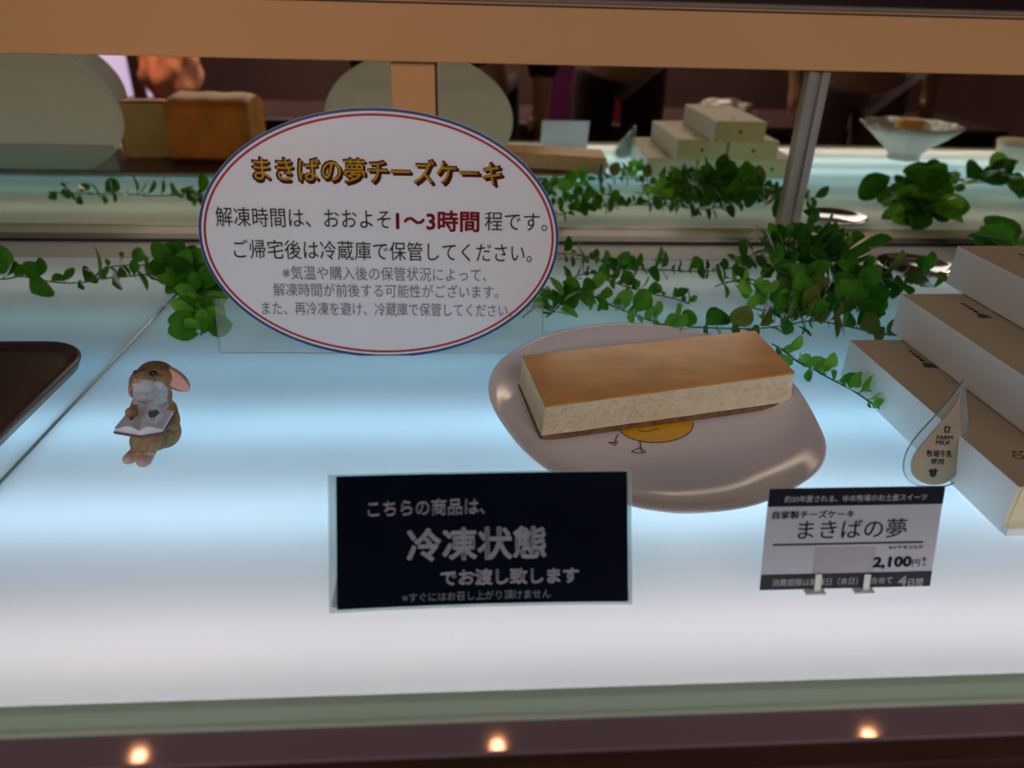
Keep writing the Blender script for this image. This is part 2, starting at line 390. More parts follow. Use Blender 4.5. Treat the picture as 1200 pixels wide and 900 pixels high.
for body, xl, xr, yl, yh, bo in (('こちらの商品は、', 432, 568, 605, 586, 0.03), ('冷凍状態', 478, 639, 657, 620, 0.03), ('でお渡し致します', 517, 677, 686, 668, 0.04), ('※すぐにはお召し上がり頂けません', 472, 645, 705, 694.5, 0.012)):
    xa, za = B(xl, yl); xb, _ = B(xr, yl); _, zb = B(xl, yh)
    text(body, M_greytext, bt, xa, xb, za, zb, bo, -0.0004, lay=bow)
# back foot of the stand
bm = bmesh.new(); foot = Matrix.Rotation(R(28), 4, 'X')
vs = bx(bm, x0-0.004, x1+0.002, 0.003, 0.03, 0.0006, 0.0020)
bm.transform(foot); link('acrylic_foot', bm, M_acry, bt)['label'] = 'clear acrylic foot'

# ------------------------------------------------------------------ price card
P = Plane(at(989.5, 693, 0.0), lean=14.4)
pt = thing('price_card', 'white price card reading 2,100 yen with dark bands, on small clip feet', 'price tag', P.M)
M_card = pm('white_card', (190, 194, 204), rough=0.35, var=0.02); M_band = pm('navy_band_print', (14, 18, 36), rough=0.4); M_tape = pm('grey_tape', (172, 173, 178), rough=0.3)
M_clip = pm('bright_clip_metal', (226, 226, 222), rough=0.25, metal=0.3); M_bandtext = pm('white_band_print', (232, 232, 234), rough=0.4)
def rect(px0_, py0_, px1_, py1_):
    a, b = P(px0_, py1_); c, d = P(px1_, py0_); return a, c, b, d
(ax, az), (bx_, _), (_, cz_) = P(890.3, 691.5), P(1088.7, 691.5), P(897, 573)
az = max(az, 0.001)
bm = bmesh.new(); bx(bm, ax, bx_, 0.0, 0.0007, az, cz_); link('card', bm, M_card, pt)
H = cz_-az
for za, zb in ((cz_-H*0.172, cz_), (az, az+H*0.155)):
    bm = bmesh.new(); bx(bm, ax, bx_, -0.0002, 0.0, za, zb); link('printed_band', bm, M_band, pt)['label'] = 'dark navy printed band'
bm = bmesh.new(); a, _ = P(906, 635); c, z_ = P(1082, 635); bx(bm, a, c, -0.0002, 0.0, z_-0.0005, z_+0.0005); link('rule_line', bm, M_band, pt)
bm = bmesh.new(); a, z_ = P(951.5, 673); c, z2 = P(1027, 640); bx(bm, a, c, -0.0001, 0.0, z_, z2); link('tape', bm, M_tape, pt)['label'] = 'grey patch showing through the card'
for body, xl, xr, yl, yh, bo, m in (('約20年愛される、ゆめ牧場のお土産スイーツ', 919, 1085, 588.7, 581, 0.012, M_bandtext), ('自家製チーズケーキ', 905, 1000, 608, 599, 0.012, M_band),
        ('まきばの夢', 934, 1060, 632, 609.5, 0.0, M_band), ('※シナモン入り', 1041, 1080, 643.5, 639, 0.01, M_band), ('2,100', 1022.5, 1066, 666, 653, 0.035, M_band),
        ('円', 1068, 1077, 663.5, 655.5, 0.0, M_band), ('消費期限は解凍日（本日）を含めて', 904, 1044, 687, 678.5, 0.012, M_bandtext), ('4', 1051.5, 1061, 686, 675, 0.012, M_bandtext), ('日間', 1063.5, 1080, 686.5, 678, 0.012, M_bandtext),
        ('税', 1080.5, 1084.5, 657.5, 652.5, 0.0, M_band), ('込', 1080.5, 1084.5, 663, 658.5, 0.0, M_band)):
    stext(body, xl, xr, yl, yh, m, bo, -0.0003, pl=P, par=pt)
for cxp in (958.5, 1015.5):
    cx, cz = P(cxp, 676); _, c0 = P(cxp, 694)
    bm = bmesh.new(); bx(bm, cx-0.0019, cx+0.0019, -0.0012, -0.0004, max(c0, 0.0004), cz+0.0015, bev=0.0003)
    bx(bm, cx-0.0019, cx+0.0019, -0.0012, 0.0026, cz+0.0009, cz+0.0018, bev=0.0002); bx(bm, cx-0.0019, cx+0.0019, 0.0012, 0.0026, 0.0004, cz+0.0015, bev=0.0003)
    link('clip', bm, M_clip, pt)['label'] = 'silver metal clip'
    bm = bmesh.new(); bx(bm, cx-0.0072, cx+0.0042, -0.0030, 0.016, 0.0002, 0.0016, bev=0.0003); bm.transform(Matrix.Rotation(R(14.4), 4, 'X'))
    link('clip_foot', bm, M_clip, pt)

# ------------------------------------------------------------------ teardrop tag
D = Plane(at(1096, 571.5, 0.0), lean=20, yaw=-4, roll=0)
tt = thing('teardrop_tag', 'tan teardrop tag reading FARM MILK in a clear holder against the boxes', 'tag', D.M)
out = [D(px, py) for px, py in ((1123, 468), (1113, 482), (1096, 502), (1080, 521), (1070, 535), (1067.5, 548), (1071, 558), (1081, 565.5), (1096, 568), (1110, 564.5), (1120, 556), (1126.5, 543), (1127.5, 528), (1126, 505), (1124.5, 482))]
sm = [(v.x, v.z) for v in spline([(x, 0, z) for x, z in out], 5, True)]
bm = bmesh.new(); prism(bm, sm, -0.0004, 0.0004); link('card', bm, pm('tan_card', (152, 138, 114), rough=0.5, var=0.04), tt)
out2 = [D(px, py) for px, py in ((1131, 446), (1117, 464), (1098, 486), (1078, 508), (1064, 528), (1059.5, 546), (1063, 560), (1076, 570), (1096, 572), (1114, 569), (1127, 560), (1134, 545), (1136, 522), (1134.5, 490), (1132.5, 462))]
sm2 = [(v.x, max(v.z, 0.0004)) for v in spline([(x, 0, z) for x, z in out2], 5, True)]
bm = bmesh.new(); prism(bm, sm2, 0.0006, 0.0018); link('acrylic_holder', bm, M_acry, tt)['label'] = 'clear acrylic holder'
cxm = sum(p[0] for p in sm2)/len(sm2)
bm = bmesh.new(); ring(bm, sm2, [(cxm+(x-cxm)*0.985, z+(0.03-z)*0.015) for x, z in sm2], 0.0003, 0.0021); link('holder_rim', bm, M_acry_edge, tt)
apex = D(1130.5, 447)
bm = bmesh.new(); tube(bm, [(apex[0], 0.0015, apex[1]), (apex[0]+0.002, 0.010, apex[1]*0.55), (apex[0]+0.001, 0.022, 0.0082)], 0.0006, 6); link('holder_prop', bm, M_acry_edge, tt)
dt = lambda b, xl, xr, yl, yh, bo=0.01: stext(b, xl, xr, yl, yh, M_band, bo, -0.0006, pl=D, par=tt)
dt('FARM', 1097, 1115.5, 514.6, 510, 0.02); dt('MILK', 1096, 1113, 520.6, 516, 0.02); dt('牧場牛乳', 1085, 1115, 535, 527); dt('使用', 1090, 1105, 543.5, 536.8)
(a, b), (c, d) = D(1105.5, 507), D(1113.5, 499.5)
bm = bmesh.new(); ring(bm, [(a+0.0005, b), (c-0.0006, b), (c, d), (a, d)], [(a+0.0013, b+0.0008), (c-0.0014, b+0.0008), (c-0.001, d-0.001), (a+0.0009, d-0.001)], -0.0007, -0.0004); link('cup_mark', bm, M_band, tt)
cow = [D(px, py) for px, py in ((1087.5, 552), (1089.5, 550), (1090, 548.5), (1091.5, 550), (1094.5, 550), (1096, 548.2), (1096.8, 550.2), (1098.8, 551.5), (1096.8, 553.2), (1096.5, 556), (1095, 558.5), (1091, 558.8), (1088.8, 556.5), (1089.3, 553.8))]
bm = bmesh.new(); prism(bm, cow, -0.0007, -0.0004); link('cow_mark', bm, M_band, tt)

# ------------------------------------------------------------------ plate
M_plate = pm('glazed_white_plate', (222, 214, 212), rough=0.16, var=0.03, scale=9, spec=0.5)
ZR = 0.017
rim_px = [(572, 455), (577.5, 434), (592, 418), (614, 405), (647, 391), (690, 382.5), (740, 379), (795, 384.5), (850, 398), (898, 420), (931, 451), (948, 476), (962, 503), (968, 521), (966, 540), (954, 557), (930, 573), (895, 589), (857, 598), (805, 602), (770, 599), (735, 592), (690, 575), (644, 553), (613, 528), (592, 502), (577, 477)]
rim = spline([at(x, y, ZR) for x, y in rim_px], 4, True)
pc = sum(rim, Vector())/len(rim); pc.z = 0
plate = thing('plate', 'white rounded plate holding the long cheesecake bar', 'plate', pc)
bm = bmesh.new(); rings = []
for s, z in ((0.55, 0.0012), (0.56, 0.0), (0.62, 0.0), (0.66, 0.003), (0.80, 0.0075), (0.955, 0.0145), (0.995, 0.0165), (1.0, 0.0172), (0.995, 0.0182), (0.975, 0.0178), (0.90, 0.0132), (0.82, 0.0095), (0.74, 0.0072), (0.66, 0.0062), (0.4, 0.0058), (0.15, 0.0058)):
    rings.append([bm.verts.new(((p.x-pc.x)*s, (p.y-pc.y)*s, z)) for p in rim])
n = len(rim)
for i in range(len(rings)-1):
    for k in range(n): bm.faces.new((rings[i][k], rings[i][(k+1) % n], rings[i+1][(k+1) % n], rings[i+1][k]))
bm.faces.new(rings[0]); bm.faces.new(rings[-1]); link('dish', bm, M_plate, plate, smooth=True)
ZP = 0.0064
M_chick = pm('chick_yellow_glaze', (226, 166, 38), rough=0.2, var=0.06); M_line = pm('dark_glaze_line', (70, 40, 44), rough=0.3)
PT = Matrix.Translation(pc)
def onplate(px, py, z=ZP): return at(px, py, z)-pc
bm = bmesh.new(); pts = [onplate(768+44*math.cos(a), 497+21*math.sin(a)) for a in [2*math.pi*k/40 for k in range(40)]]
lo = [bm.verts.new(p-Vector((0, 0, 0.0005))) for p in pts]; hi = [bm.verts.new(p) for p in pts]; bm.faces.new(hi)
for i in range(40): bm.faces.new((lo[i], lo[(i+1) % 40], hi[(i+1) % 40], hi[i]))
link('painted_chick', bm, M_chick, plate)['label'] = 'yellow painted bird body'
bm = bmesh.new()
for seg in ([(768+44.5*math.cos(a), 497+21.5*math.sin(a)) for a in [R(d) for d in range(-5, 186, 10)]], [(724, 509), (720, 519)], [(713, 518), (721, 522), (724, 517), (720, 519), (713, 518)], [(750, 517), (751, 524)], [(740, 529), (751, 524), (757, 530), (747, 531), (740, 529)], [(750, 524), (753, 530)], [(748, 504), (757, 506), (765, 504), (772, 502)]):
    tube(bm, [onplate(x, y, ZP+0.0002) for x, y in seg], 0.00032, 5)
link('painted_outline', bm, M_line, plate)['label'] = 'dark painted outline and bird feet'

# ------------------------------------------------------------------ cheesecake bar
ZC = 0.0066; HC = 0.0300
M_crust = pm('crumb_crust', (128, 92, 58), rough=0.85, var=0.35, scale=180, bump=0.8)
M_glaze = pm('baked_glaze_top', (206, 146, 66), rough=0.32, var=0.16, scale=26, bump=0.12, stretch=(1, 2.2, 1), bscale=140)
def cream(nt):
    col = noisecol(nt, lin((222, 208, 172)), lin((232, 220, 188)), 60)
    b = nd(nt, 'ShaderNodeBsdfPrincipled', Roughness=0.6); nt.links.new(col, b.inputs['Base Color'])
    tc = nt.nodes.new('ShaderNodeTexCoord'); n = nd(nt, 'ShaderNodeTexNoise', Scale=260.0, Detail=6.0); nt.links.new(tc.outputs['Object'], n.inputs['Vector'])
    cr = nt.nodes.new('ShaderNodeValToRGB'); cr.color_ramp.elements[0].position = 0.34; cr.color_ramp.elements[1].position = 0.46; nt.links.new(n.outputs['Fac'], cr.inputs[0])
    bp = nd(nt, 'ShaderNodeBump', Strength=0.55, Distance=0.0012); nt.links.new(cr.outputs[0], bp.inputs['Height']); nt.links.new(bp.outputs[0], b.inputs['Normal'])
    return b.outputs[0]
M_cream = shader('cheesecake_filling', cream)
zt = ZC+HC
A0 = at(633.5, 517.5, ZC); B0 = at(925.5, 477, ZC); A1 = at(639.8, 475, zt); B1 = at(931.7, 436, zt); C1 = at(885, 387, zt); D1 = at(612.5, 416.5, zt)
D0 = D1+(A0-A1); D0.z = ZC; C0 = C1+(B0-B1); C0.z = ZC
cake = thing('cheesecake_bar', 'long rectangular cheesecake bar with baked brown top on the white plate', 'cake', Vector(((A0.x+C0.x)/2, (A0.y+C0.y)/2, ZC)))
co = cake.location.copy()
def slab(f0, f1, bev, jit, name, m, out=0.0):
    lo = [A0, B0, C0, D0]; hi = [A1, B1, C1, D1]; ctr = (A0+B0+C0+D0)/4
    bm = bmesh.new()
    def ringat(f): 
        r = []
        for a, b in zip(lo, hi):
            p = a.lerp(b, f); q = Vector((p.x-ctr.x, p.y-ctr.y, 0)); r.append(p+q.normalized()*out-co)
        return r
    v0 = [bm.verts.new(p) for p in ringat(f0)]; v1 = [bm.verts.new(p) for p in ringat(f1)]
    bm.faces.new(v0[::-1]); bm.faces.new(v1)
    for i in range(4): bm.faces.new((v0[i], v0[(i+1) % 4], v1[(i+1) % 4], v1[i]))
    bmesh.ops.bevel(bm, geom=list(bm.edges), offset=bev, segments=2, affect='EDGES')
    bmesh.ops.subdivide_edges(bm, edges=[e for e in bm.edges if e.calc_length() > 0.012], cuts=22, use_grid_fill=True)
    for v in bm.verts:
        nz = noise.noise_vector(v.co*130)*jit + noise.noise_vector(v.co*40)*jit*0.6; v.co += Vector((nz.x, nz.y, nz.z*0.6))
    return autosmooth(link(name, bm, m, cake), 50)
slab(0.0, 0.16, 0.0007, 0.0005, 'crust', M_crust, 0.0006); slab(0.14, 0.955, 0.0006, 0.00035, 'filling', M_cream); slab(0.945, 1.0, 0.0005, 0.0003, 'glazed_top', M_glaze, 0.0004)

# ------------------------------------------------------------------ stacked cake boxes
M_box = pm('cream_box_card', (168, 150, 120), rough=0.55, var=0.03, scale=5); M_boxside = pm('white_box_side', (240, 240, 236), rough=0.5, var=0.02, scale=5); M_boxend = pm('cream_box_end', (226, 216, 168), rough=0.55, var=0.02, scale=5); M_boxin = pm('box_flap_edge', (228, 220, 176), rough=0.6, var=0.02)
BH, BW, BL = 0.035, 0.088, 0.212
def box_body(bm):
    bx(bm, 0, BW, 0, BL, 0.0002, BH-0.0002, bev=0.0008)
def make_box(label, x, y, z, rz):
    t = thing('cake_box', label, 'box', Matrix.Translation((x, y, z)) @ Matrix.Rotation(R(rz), 4, 'Z'), 'pyramid of cream cake boxes')
    bm = bmesh.new(); box_body(bm); bm.normal_update()
    for f in bm.faces:
        n = f.normal; f.material_index = 0 if abs(n.z) > 0.8 and f.calc_center_median().z > BH/2 else (2 if abs(n.y) > 0.8 else 1)
    link('carton', bm, [M_box, M_boxside, M_boxend], t)
    bm = bmesh.new(); prof = [(0.0004, 0.0062), (-0.0006, 0.0062), (-0.0006, BH-0.0010), (0.0004, BH-0.0010), (0.0003, BH*0.6), (0.0003, BH*0.4)]
    a = [bm.verts.new((0.002, y_, z_)) for y_, z_ in prof]; b = [bm.verts.new((BW-0.002, y_, z_)) for y_, z_ in prof]
    bm.faces.new(a); bm.faces.new(b[::-1])
    for k in range(6): bm.faces.new((a[k], a[(k+1) % 6], b[(k+1) % 6], b[k]))
    link('end_flap', bm, M_boxin, t)
    link('tray_lip', box(0.0004, BW-0.0004, -0.0042, 0.0004, 0.0003, 0.0062, bev=0.0007), M_boxside, t)['label'] = 'white lip of the inner tray'
    link('end_flap', box(0.002, BW-0.002, BL-0.0001, BL+0.0010, 0.0008, BH-0.0008, bev=0.0004), M_boxin, t)
    mk = [(0, 0), (0.0025, 0.0012), (0.0035, 0.0038), (0.0055, 0.002), (0.009, 0.002), (0.011, 0.004), (0.012, 0.0012), (0.0145, 0), (0.0125, -0.002), (0.0118, -0.006), (0.009, -0.008), (0.005, -0.008), (0.0026, -0.006), (0.002, -0.002)]
    bm = bmesh.new(); prism(bm, [(a*0.85, b*0.85) for a, b in mk], 0, 0.0002)       # emblem on the top, then one on each end
    bm.transform(Matrix.Translation((0.0345, 0.160, BH-0.0001)) @ Matrix.Rotation(R(-90), 4, 'X') @ Matrix.Scale(-1, 4, (0, 0, 1)))
    link('emblem', bm, M_black, t)['label'] = 'small black cow emblem'
    bm = bmesh.new(); prism(bm, [(a*0.5, b*0.5) for a, b in mk], 0, 0.0002); bm.transform(Matrix.Translation((BW*0.5-0.0035, BL+0.0010, BH*0.55)))
    link('emblem', bm, M_black, t)['label'] = 'small black cow emblem on the end'
    top = BH-0.0002
    text('CHEESE CAKE', M_black, t, 0.019, 0.069, 0.0, bold=0.01, y=0.0, lay=lambda v: Vector((v.x, 0.029+v.z, top-v.y)))
    text('FARM MILK', M_black, t, 0.022, 0.066, 0.0, 0.0022, bold=0.01, y=0.0, lay=lambda v: Vector((v.x, 0.0360+v.z, top-v.y)))
    text('ゆめ牧場', M_black, t, 0.0, 0.021, 0.0, bold=0.02, y=0.0, lay=lambda v: Vector((0.0385+v.z*0.8, 0.190-v.x, top-v.y)))
    return t
rz = 1.06
bx0 = at(996, 398, BH); mx0 = at(1056, 344, 2*BH); tx0 = at(1122, 287.5, 3*BH)
def place(label, back, z, dx=0): 
    c = Vector((back.x+dx, back.y, 0)) - Matrix.Rotation(R(rz), 3, 'Z') @ Vector((0, BL, 0))
    return make_box(label, c.x, c.y, z, rz)
place('bottom cream cake box at the near left of the stack, below the teardrop tag', bx0, 0)
place('bottom-row cream cake box hidden in the middle of the pyramid', bx0, 0, BW+0.004)
place('bottom-row cream cake box at the far right of the pyramid', bx0, 0, 2*BW+0.008)
place('cream cake box resting on the bottom box, second step of the stack', mx0, BH)
place('right-hand cream cake box of the middle row', mx0, BH, BW+0.004)
place('topmost cream cake box at the right edge', tx0, 2*BH)

# ------------------------------------------------------------------ eucalyptus garlands
def leafmat(n, a, b, tr=0.35): return translucent_mat(n, lin(a), lin(b), tr, 90.0, 0.5, 1.04)
LM = [leafmat('leaf_green', (66, 124, 36), (84, 144, 46)), leafmat('leaf_dark_green', (48, 100, 28), (62, 116, 34)), leafmat('leaf_light_green', (108, 172, 60), (128, 190, 74), 0.45), leafmat('leaf_olive', (98, 112, 48), (112, 124, 60))]
M_stem = pm('green_stem', (62, 96, 52), rough=0.6, var=0.2)
def leaf(bm, base, d, nrm, L, W, mi, cup=0.12):
    d = d.normalized(); s = d.cross(nrm).normalized(); u = s.cross(d).normalized()
    prof = [(0.0, 0.10), (0.10, 0.42), (0.26, 0.82), (0.46, 1.0), (0.66, 0.93), (0.84, 0.64), (0.95, 0.32)]
    rows = []
    for t, w in prof:
        bend = -0.18*L*t*t
        rows.append([bm.verts.new(base+d*(t*L)+s*(sg*w*W*0.5)+u*(bend+abs(sg)*cup*W*w)) for sg in (-1, -0.5, 0, 0.5, 1)])
    tip = bm.verts.new(base+d*L+u*(-0.18*L))
    for i in range(len(rows)-1):
        for k in range(4): bm.faces.new((rows[i][k], rows[i][k+1], rows[i+1][k+1], rows[i+1][k])).material_index = mi
    for k in range(4): bm.faces.new((rows[-1][k], rows[-1][k+1], tip)).material_index = mi
def garland(name, label, strands, group=None, cat='garland'):
    allpts = [at(*p) for s in strands for p in s['p']]
    org = Vector((sum(p.x for p in allpts)/len(allpts), sum(p.y for p in allpts)/len(allpts), 0))
    t = thing(name, label, cat, org, group); bs = bmesh.new(); bl = bmesh.new()
    for s in strands:
        pts = [p-org for p in spline([at(*p) for p in s['p']], 10)]
        tube(bs, pts, s.get('r', 0.0008), 6)
        Ls = 1.25*s.get('L', 0.014); step = 0.80*s.get('step', 0.012); acc = 0; mats = s.get('m', (0, 0, 1, 2)); spread = s.get('spread', 0.6); phase = random.random()*6
        for i in range(1, len(pts)):
            acc += (pts[i]-pts[i-1]).length
            if acc < step: continue
            acc -= step; phase += R(90)+random.uniform(-0.5, 0.5)
            ax = (pts[min(i+1, len(pts)-1)]-pts[i-1]).normalized()
            e1 = ax.cross(Vector((0, 0, 1))); e1 = e1.normalized() if e1.length > 0.05 else Vector((1, 0, 0)); e2 = e1.cross(ax)
            for sg in range(s.get('n', 2)):
                a = phase+sg*2*math.pi/s.get('n', 2)+random.uniform(-0.4, 0.4)
                d = (e1*math.cos(a)+e2*math.sin(a))+ax*random.uniform(0.1, spread)
                if pts[i].z+org.z < 0.012 and d.z < -0.1: d.z = abs(d.z)*0.4
                L = Ls*random.choice((random.uniform(0.5, 0.8), random.uniform(0.8, 1.15))); nr = ax+Vector((random.uniform(-.7, .7), random.uniform(-.9, .3), random.uniform(0, 1.2)))
                if abs(nr.normalized().dot(d.normalized())) > 0.92: nr = Vector((0.3, -0.6, 0.9))
                b0 = pts[i]; d.normalize(); pet = b0+d*L*0.18
                tube(bs, [b0, pet], 0.0004, 4)
                n0 = len(bl.verts); leaf(bl, pet, d, nr, L, L*random.uniform(0.60, 0.98), random.choice(mats))
                bl.verts.ensure_lookup_table(); new = bl.verts[n0:]
                lowz = min(v.co.z for v in new)
                if lowz < 0.0012:
                    for v in new: v.co.z += 0.0012-lowz
                back = max(v.co.y+org.y for v in new)
                if back > MIR-0.013:
                    for v in new: v.co.y -= back-(MIR-0.013)
    for v in bs.verts:
        if v.co.z < 0.0006: v.co.z = 0.0006
        v.co.y = min(v.co.y, MIR-0.0135-org.y)
    link('stem', bs, M_stem, t, smooth=True); link('foliage', bl, LM, t, smooth=True)
    return t
gr = 'artificial eucalyptus garlands'
garland('eucalyptus_garland', 'round-leaved green garland along the back left, drooping beside the oval sign', [
    dict(p=[(-160, 330, .012), (-60, 322, .014), (0, 327, .012), (27, 324, .012), (65, 331, .010), (97, 331, .010), (117, 327, .012), (147, 324, .014), (180, 321, .016), (205, 318, .020), (216, 330, .022)], L=.021, step=.021, m=(0, 0, 1)),
    dict(p=[(105, 330, .012), (122, 315, .014), (147, 311, .016), (175, 310, .016), (187, 300, .022)], L=.014, step=.016, m=(0, 1)),
    dict(p=[(196, 308, .024), (208, 316, .024), (218, 322, .022), (228, 330, .020), (236, 342, .018)], L=.020, step=.008, n=3, m=(0, 0, 1)),
    dict(p=[(228, 334, .020), (234, 350, .016), (235, 368, .012), (236, 384, .008), (236, 393, .006)], L=.018, step=.010, n=3, m=(0, 0, 2)),
    dict(p=[(222, 318, .018), (245, 325, .014), (262, 338, .012)], L=.020, step=.012, m=(0, 1)),
], gr)
garland('eucalyptus_garland', 'full green garland along the back right below the aluminium stile, behind the boxes', [
    dict(p=[(640, 300, .012), (655, 297, .014), (680, 299, .012), (700, 305, .012), (730, 315, .012), (774, 316, .012), (814, 318, .012), (855, 314, .014), (884, 298, .018), (913, 290, .026), (940, 284, .034)], L=.017, step=.0125, m=(0, 1, 1)),
    dict(p=[(660, 330, .010), (693, 320, .012), (725, 333, .010), (759, 343, .010), (790, 350, .008), (808, 356, .006)], L=.012, step=.012, m=(0, 1)),
    dict(p=[(850, 332, .012), (873, 327, .014), (905, 333, .014), (932, 341, .016), (955, 352, .016), (975, 362, .012)], L=.013, step=.012, m=(1, 1, 0)),
    dict(p=[(890, 300, .035), (910, 290, .045), (925, 284, .050), (945, 285, .052), (965, 292, .048), (985, 300, .040), (1005, 310, .030)], L=.027, step=.009, n=3, m=(0, 0, 1)),
    dict(p=[(895, 318, .030), (920, 308, .036), (945, 300, .040), (965, 308, .036), (985, 318, .028), (1005, 330, .020)], L=.026, step=.009, n=3, m=(0, 1, 1)),
    dict(p=[(935, 262, .050), (955, 272, .050), (985, 280, .044), (1000, 285, .036), (1015, 300, .026)], L=.022, step=.012, n=2, m=(1, 0)),
    dict(p=[(985, 318, .026), (1000, 335, .018), (1008, 350, .014), (1004, 366, .010)], L=.024, step=.010, n=3, m=(0, 1, 1)),
    dict(p=[(1000, 322, .022), (1020, 325, .022), (1045, 328, .020), (1062, 332, .018)], L=.025, step=.011, n=3, m=(1, 1, 3)),
    dict(p=[(1062, 318, .020), (1082, 322, .020), (1100, 322, .018), (1112, 326, .016)], L=.020, step=.018, m=(1, 3)),
    dict(p=[(940, 310, .030), (938, 335, .018), (942, 352, .014), (940, 372, .010)], L=.022, step=.012, n=3, m=(0, 0, 3)),
], gr)
garland('eucalyptus_garland', 'light green garland lying right behind the cheesecake plate', [
    dict(p=[(612, 372, .010), (630, 358, .012), (645, 349, .014), (665, 342, .016), (685, 342, .014), (708, 354, .012), (741, 368, .010), (778, 381, .010), (800, 386, .010)], L=.018, step=.0135, m=(0, 2, 2)),
    dict(p=[(640, 372, .008), (652, 362, .012), (662, 350, .014), (675, 340, .018), (690, 338, .018)], L=.021, step=.012, n=3, m=(0, 2, 2)),
    dict(p=[(838, 336, .016), (855, 330, .018), (880, 332, .020), (892, 345, .018), (905, 352, .014), (925, 360, .012), (950, 365, .012)], L=.018, step=.014, m=(2, 2, 0)),
    dict(p=[(805, 383, .014), (830, 384, .014), (860, 385, .014), (885, 385, .014), (915, 382, .014), (950, 376, .014), (975, 379, .012), (1000, 384, .012), (1025, 390, .010), (1046, 393, .010)], L=.021, step=.0165, m=(3, 0, 3, 1)),
    dict(p=[(880, 360, .014), (905, 366, .014), (930, 364, .014), (955, 356, .014), (985, 360, .012)], L=.018, step=.013, m=(0, 1, 3)),
], gr)
garland('eucalyptus_garland', 'short pale green sprig poking out between cheesecake and boxes', [
    dict(p=[(905, 403, .010), (918, 411, .010), (935, 424, .010), (952, 432, .010), (968, 441, .009), (985, 450, .008), (1000, 458, .007), (1018, 470, .005), (1031, 479, .004)], L=.0165, step=.0135, n=2, m=(2, 2, 0), spread=0.9),
], gr)

# ------------------------------------------------------------------ shiny dish behind the right garland
dp = at(1072, 318, 0)
dish = thing('silver_dish', 'shiny silver dish lying behind the garland next to the boxes', 'dish', dp)
bm = bmesh.new(); lathe(bm, [(0.010, 0.0012), (0.012, 0.0004), (0.030, 0.0004), (0.044, 0.006), (0.046, 0.0085), (0.0445, 0.0088), (0.043, 0.0070), (0.029, 0.0016), (0.002, 0.0016)], 48)
link('bowl', bm, pm('polished_silver', (212, 208, 222), rough=0.12, metal=1.0, var=0.02), dish, smooth=True)

# ------------------------------------------------------------------ rabbit figurine reading a book
YR = 0.452
def rb(px, py, dy=0.0): return aty(px, py, YR+dy)
KR = 0.00067
rabbit = thing('rabbit_figurine', 'small brown rabbit figurine with drooping pink ear reading an open book', 'figurine', Vector((rb(185, 520).x, YR, 0)))
ro = rabbit.location.copy()
def blob(bm, c, r, rot=(0, 0, 0)):
    m = Matrix.Translation(c-ro) @ (Matrix.Rotation(rot[2], 4, 'Z') @ Matrix.Rotation(rot[1], 4, 'Y') @ Matrix.Rotation(rot[0], 4, 'X')) @ Matrix.Diagonal((r[0]*KR, r[1]*KR, r[2]*KR, 1))
    bmesh.ops.create_uvsphere(bm, u_segments=20, v_segments=14, radius=1.0, matrix=m)
def chain(bm, pts):
    for (a, ra), (b, rb_) in zip(pts[:-1], pts[1:]):
        for k in range(7):
            t = k/6; c = a.lerp(b, t); r = ra+(rb_-ra)*t; blob(bm, c, (r, r, r))
bm = bmesh.new()
blob(bm, rb(183, 442, 0.000), (19, 19, 16), (0, R(12), 0))            # skull
blob(bm, rb(168, 447, -0.010), (13, 15, 12), (0, R(-10), 0))          # muzzle
blob(bm, rb(164, 452, -0.012), (7, 7, 6)); blob(bm, rb(172, 453, -0.014), (7, 7, 6))   # lips
blob(bm, rb(170, 459, -0.006), (14, 12, 11)); blob(bm, rb(180, 462, 0.0), (18, 15, 18))  # chin, throat
blob(bm, rb(180, 480, 0.001), (20, 16, 22)); blob(bm, rb(184, 500, 0.004), (23, 18, 23))   # chest, belly
blob(bm, rb(193, 506, 0.000), (16, 18, 17)); blob(bm, rb(184, 512, -0.004), (16, 20, 12)); blob(bm, rb(166, 512, -0.008), (10, 20, 10))  # hips, thighs
chain(bm, [(rb(166, 508, -0.018), 9), (rb(163, 521, -0.020), 7), (rb(161, 530, -0.019), 6.5)])
chain(bm, [(rb(179, 512, -0.018), 10), (rb(176, 524, -0.021), 7.5), (rb(172, 534, -0.021), 7)])
chain(bm, [(rb(161, 530, -0.019), 6.5), (rb(155, 535, -0.024), 6.5), (rb(150, 538, -0.028), 5.5)])
chain(bm, [(rb(172, 533, -0.021), 7), (rb(170, 538, -0.026), 7), (rb(167, 541, -0.030), 6)])
chain(bm, [(rb(164, 473, 0.0), 8), (rb(158, 482, -0.012), 6), (rb(156, 486, -0.021), 5.5), (rb(153, 483, -0.025), 5)])   # left arm, paw on page
chain(bm, [(rb(198, 478, 0.0), 8), (rb(203, 492, -0.008), 7), (rb(203, 498, -0.012), 6)])
tmp = link('body', bm, [], rabbit)
md = tmp.modifiers.new('r', 'REMESH'); md.mode = 'VOXEL'; md.voxel_size = 0.0009
ms = tmp.modifiers.new('s', 'SMOOTH'); ms.iterations = 5; ms.factor = 0.5
bpy.context.view_layer.update()
me = bpy.data.meshes.new_from_object(tmp.evaluated_get(bpy.context.evaluated_depsgraph_get())); tmp.modifiers.clear(); old = tmp.data; tmp.data = me; bpy.data.meshes.remove(old)
for m in (pm('brown_fur', (150, 122, 84), rough=0.75, var=0.28, scale=500, bump=0.35, bscale=900), pm('grey_white_fur', (186, 188, 192), rough=0.75, var=0.12, scale=500, bump=0.3, bscale=900), pm('dark_brown_fur', (116, 88, 58), rough=0.75, var=0.3, scale=500, bump=0.35, bscale=900), pm('pinkish_paw', (188, 158, 140), rough=0.7, var=0.15, scale=400)): me.materials.append(m)
